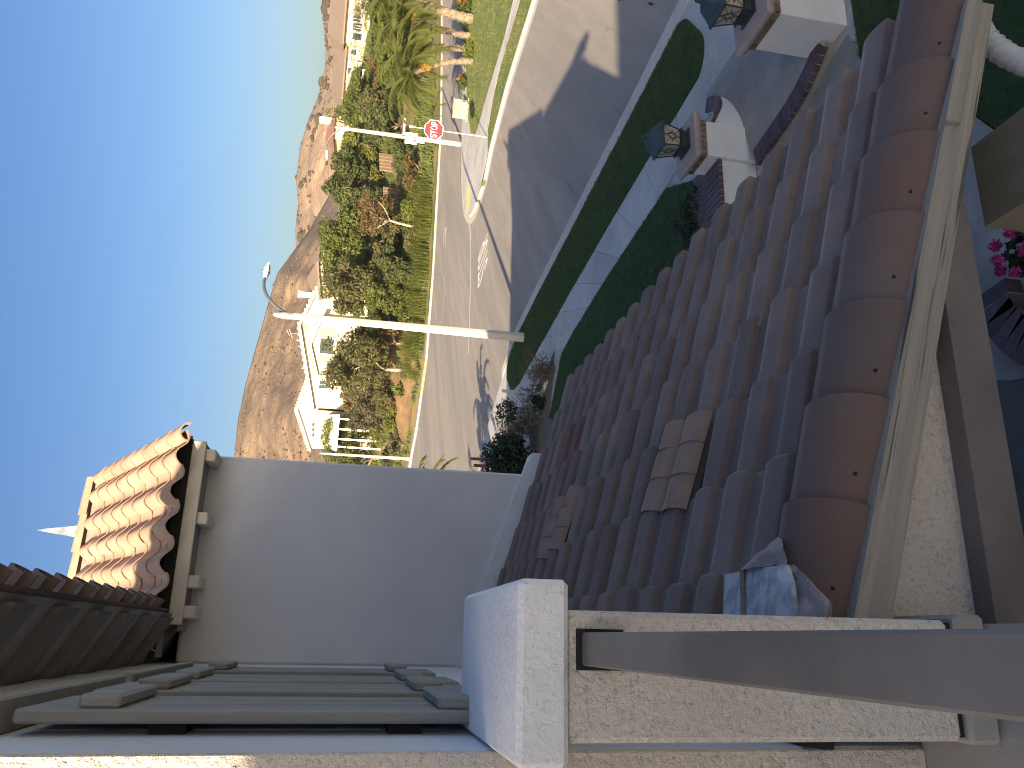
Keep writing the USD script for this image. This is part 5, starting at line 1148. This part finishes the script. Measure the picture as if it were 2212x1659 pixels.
an = P2([(628, 720)], Y + .5)[0]; obj('antenna', cat([tube([an - [0, 0, 1.2], an], .03, 5), beam(an - [.5, 0, .2], an + [.5, 0, .2], .05, .05), beam(an - [.3, 0, -.1], an + [.35, 0, .45], .04, .04)]), M['pole_metal'], A)
for k, D in enumerate(((641, 735), (644, 748), (652, 795))):
    q = P2([D], Y + 2)[0]; obj('roof_vent', tube([q - [0, 0, .8], q + [0, 0, .0], ], .06, 6), M['house_trim'], A)
# the white house glimpsed above the trees in the middle
Bh = thing('hidden_house', 'cream house mostly hidden by the large bright green tree, with a dark chimney', 'house')
Yb = 104.0; q = P2([(668, 566), (690, 536)], Yb); x0, x1 = sorted((q[0][0], q[1][0])); obj('wall', box((x0, Yb, 4), (x1, Yb + 9, q[0][2] - 1.2)), M['house_cream'], Bh)
obj('roof', hull([(x0 - .4, Yb - .5, q[0][2] - 1.25), (x1 + .4, Yb - .5, q[0][2] - 1.25), (x0 - .4, Yb + 9, q[0][2] - 1.25), (x1 + .4, Yb + 9, q[0][2] - 1.25), (x0 + .6, Yb + 4.5, q[0][2] - .2), (x1 - .6, Yb + 4.5, q[0][2] - .2)]), M['roof_brown'], Bh)
# the long roofed house on the right
C_ = thing('long_house', 'cream house with a long low brown roof and white windows, above the palm clump', 'house')
Yc = 118.0
e0, e1 = P2([(731, 216), (748, 92)], Yc); ridge0, ridge1 = P2([(716, 205), (722, 60)], Yc + 6)
e2, e3 = P2([(744, 88), (737, -60)], Yc - 2); zg = 7.0
zc_ = min(e0[2], e1[2]); obj('wall', box((e0[0] + .5, Yc, zg), (e1[0], Yc + 9, zc_ - .15)), M['house_cream'], C_)
obj('roof', hull([(*e0[:2] - [0, .7], zc_), (*e1[:2] - [0, .7], zc_), (*e0[:2] - [0, .7], zc_ - .2), (*e1[:2] - [0, .7], zc_ - .2), (ridge0[0], Yc + 6, ridge0[2]), (ridge1[0], Yc + 6, ridge1[2]), (e0[0], Yc + 11, zc_), (e1[0], Yc + 11, zc_)]), M['roof_brown'], C_)
zc2 = zc_ + .45; obj('wall', box((e2[0], Yc - 1.5, zg), (e3[0], Yc + 9, zc2 - .15)), M['house_cream'], C_)
obj('roof', hull([(e2[0] - .6, Yc - 2.3, zc2), (e3[0], Yc - 2.3, zc2), (e2[0] - .6, Yc - 2.3, zc2 - .22), (e3[0], Yc - 2.3, zc2 - .22), (e2[0] + 3.5, Yc + 5, zc2 + 2.6), (e3[0], Yc + 5, zc2 + 2.6), (e2[0] - .6, Yc + 10, zc2), (e3[0], Yc + 10, zc2)]), M['roof_brown'], C_)
for D0, D1, yy, ml in (((750, 186), (764, 168), Yc, 1), ((750, 160), (764, 148), Yc, 0), ((758, 118), (770, 108), Yc, 0), ((762, 86), (782, 74), Yc - 1.5, 0), ((762, 66), (782, 52), Yc - 1.5, 2), ((762, 46), (780, 36), Yc - 1.5, 1)):
    win(C_, D0, D1, yy, mull=ml)
gz = P2([(746, 176)], 108.0)[0]; gzb = tz(gz[0], 108.0)
G_ = thing('gazebo', 'grey pyramid-roofed gazebo with white counter in front of the long brown roofed house', 'gazebo')
obj('roof', hull([(gz[0] + x, 108 + y, gz[2] - 1.3) for x in (-2.6, 2.6) for y in (-2, 2)] + [(gz[0] + x, 108 + y, gz[2] - 1.42) for x in (-2.6, 2.6) for y in (-2, 2)] + [(gz[0], 108, gz[2])]), M['cap_stone'], G_)
for x in (-2.3, 2.3):
    for y in (-1.7, 1.7): obj('post', box((gz[0] + x - .09, 108 + y - .09, gzb - .3), (gz[0] + x + .09, 108 + y + .09, gz[2] - 1.43)), M['lattice'], G_)
obj('counter', box((gz[0] - 1.2, 106.0, gzb), (gz[0] + 1.2, 106.5, gz[2] - 2.6)), M['house_white'], G_)
D_ = thing('red_roof_house', 'small glimpsed white house with a red roof behind the trees above the island lamp', 'house')
Yd = 112.0; q = P2([(723, 300), (713, 248)], Yd); x0, x1 = sorted((q[0][0], q[1][0])); zz = q[:, 2].mean()
obj('wall', box((x0, Yd, 5), (x1, Yd + 8, zz - .3)), M['house_cream'], D_); obj('roof', hull([(x0 - .5, Yd - .6, zz - .3), (x1 + .5, Yd - .6, zz - .3), (x0 - .5, Yd + 8, zz - .3), (x1 + .5, Yd + 8, zz - .3), (x0 + .8, Yd + 4, zz + 1.0), (x1 - .8, Yd + 4, zz + 1.0)]), M['roof_red'], D_)
q = P2([(690, 262), (700, 252)], Yd + 2); obj('chimney', box((min(q[0][0], q[1][0]), Yd + 2, zz - .5), (max(q[0][0], q[1][0]), Yd + 3, q[0][2])), M['house_white'], D_)
# retaining walls and the lattice fence on the bank
def block_wall(lab, ya, yb_, dy, hgt, nb):
    w = thing('retaining_wall', lab, 'wall')
    pts = [site((0, y), dy) for y in np.linspace(ya, yb_, nb + 1)]
    for row in range(2):
        for k in range(nb):
            a, b = pts[k], pts[k + 1]; z0 = min(a[2], b[2]) - .25 + row * (hgt + .25) / 2; off = .02 * ((k + row) % 2)
            obj('block', hull([(p[0] + (f if i == 0 else -f), p[1] - .2 - off + q, z) for i, p in enumerate((a, b)) for f in (.012,) for q in (0, .32) for z in (z0 + .008, z0 + (hgt + .25) / 2 - .008)]), M['retaining'], w)
block_wall('tan block retaining wall below the lattice fence, left of the island lamp', 455, 300, 11.0, .62, 26)
block_wall('tan block retaining wall right of the stop sign, below the dark tree', 262, 195, 11.5, .8, 12)
block_wall('long tan block wall under the gazebo and reddish bush', 200, 95, 16.5, .9, 20)
def lattice(lab, ya, yb_, dy, hgt, n):
    f = thing('lattice_fence', lab, 'fence'); pts = [site((0, y), dy) for y in np.linspace(ya, yb_, n + 1)]
    for k in range(n):
        a, b = pts[k], pts[k + 1]
        for s in range(5):
            f0, f1 = (s + .08) / 5, (s + .92) / 5; p0, p1 = a * (1 - f0) + b * f0, a * (1 - f1) + b * f1
            obj('slat', box((min(p0[0], p1[0]), p0[1] - .02, p0[2] + .45), (max(p0[0], p1[0]), p0[1] + .01, p0[2] + .45 + hgt)), M['lattice'], f)
        obj('post', box((a[0] - .06, a[1] - .06, a[2] - .2), (a[0] + .06, a[1] + .06, a[2] + .55 + hgt)), M['retaining'], f)
    for k in range(n): a, b = pts[k], pts[k + 1]; obj('rail', beam(a + [0, .03, .5 + hgt], b + [0, .03, .5 + hgt], .06, .08), M['retaining'], f)
lattice('brown slatted fence on top of the block wall left of the island lamp', 400, 300, 11.6, 1.15, 9)
lattice('brown slatted fence above the block wall right of the stop sign', 262, 222, 12.2, 1.3, 5)
# pergola by the bright tree
pb = site((0, 545), 17.0); pgl = thing('pergola', 'grey painted pergola half hidden under the large bright tree', 'pergola', None, None, pb)
for x in (-1.6, 1.6):
    for y in (-.9, .9): obj('post', box((x - .07, y - .07, -.3), (x + .07, y + .07, 2.3)), M['rail_metal'], pgl)
for k in range(7): obj('slat', box((-1.9 + k * .6, -1.2, 2.42), (-1.82 + k * .6, 1.2, 2.52)), M['rail_metal'], pgl)
for y in (-.9, .9): obj('beam', box((-2, y - .05, 2.305), (2, y + .05, 2.415)), M['rail_metal'], pgl)
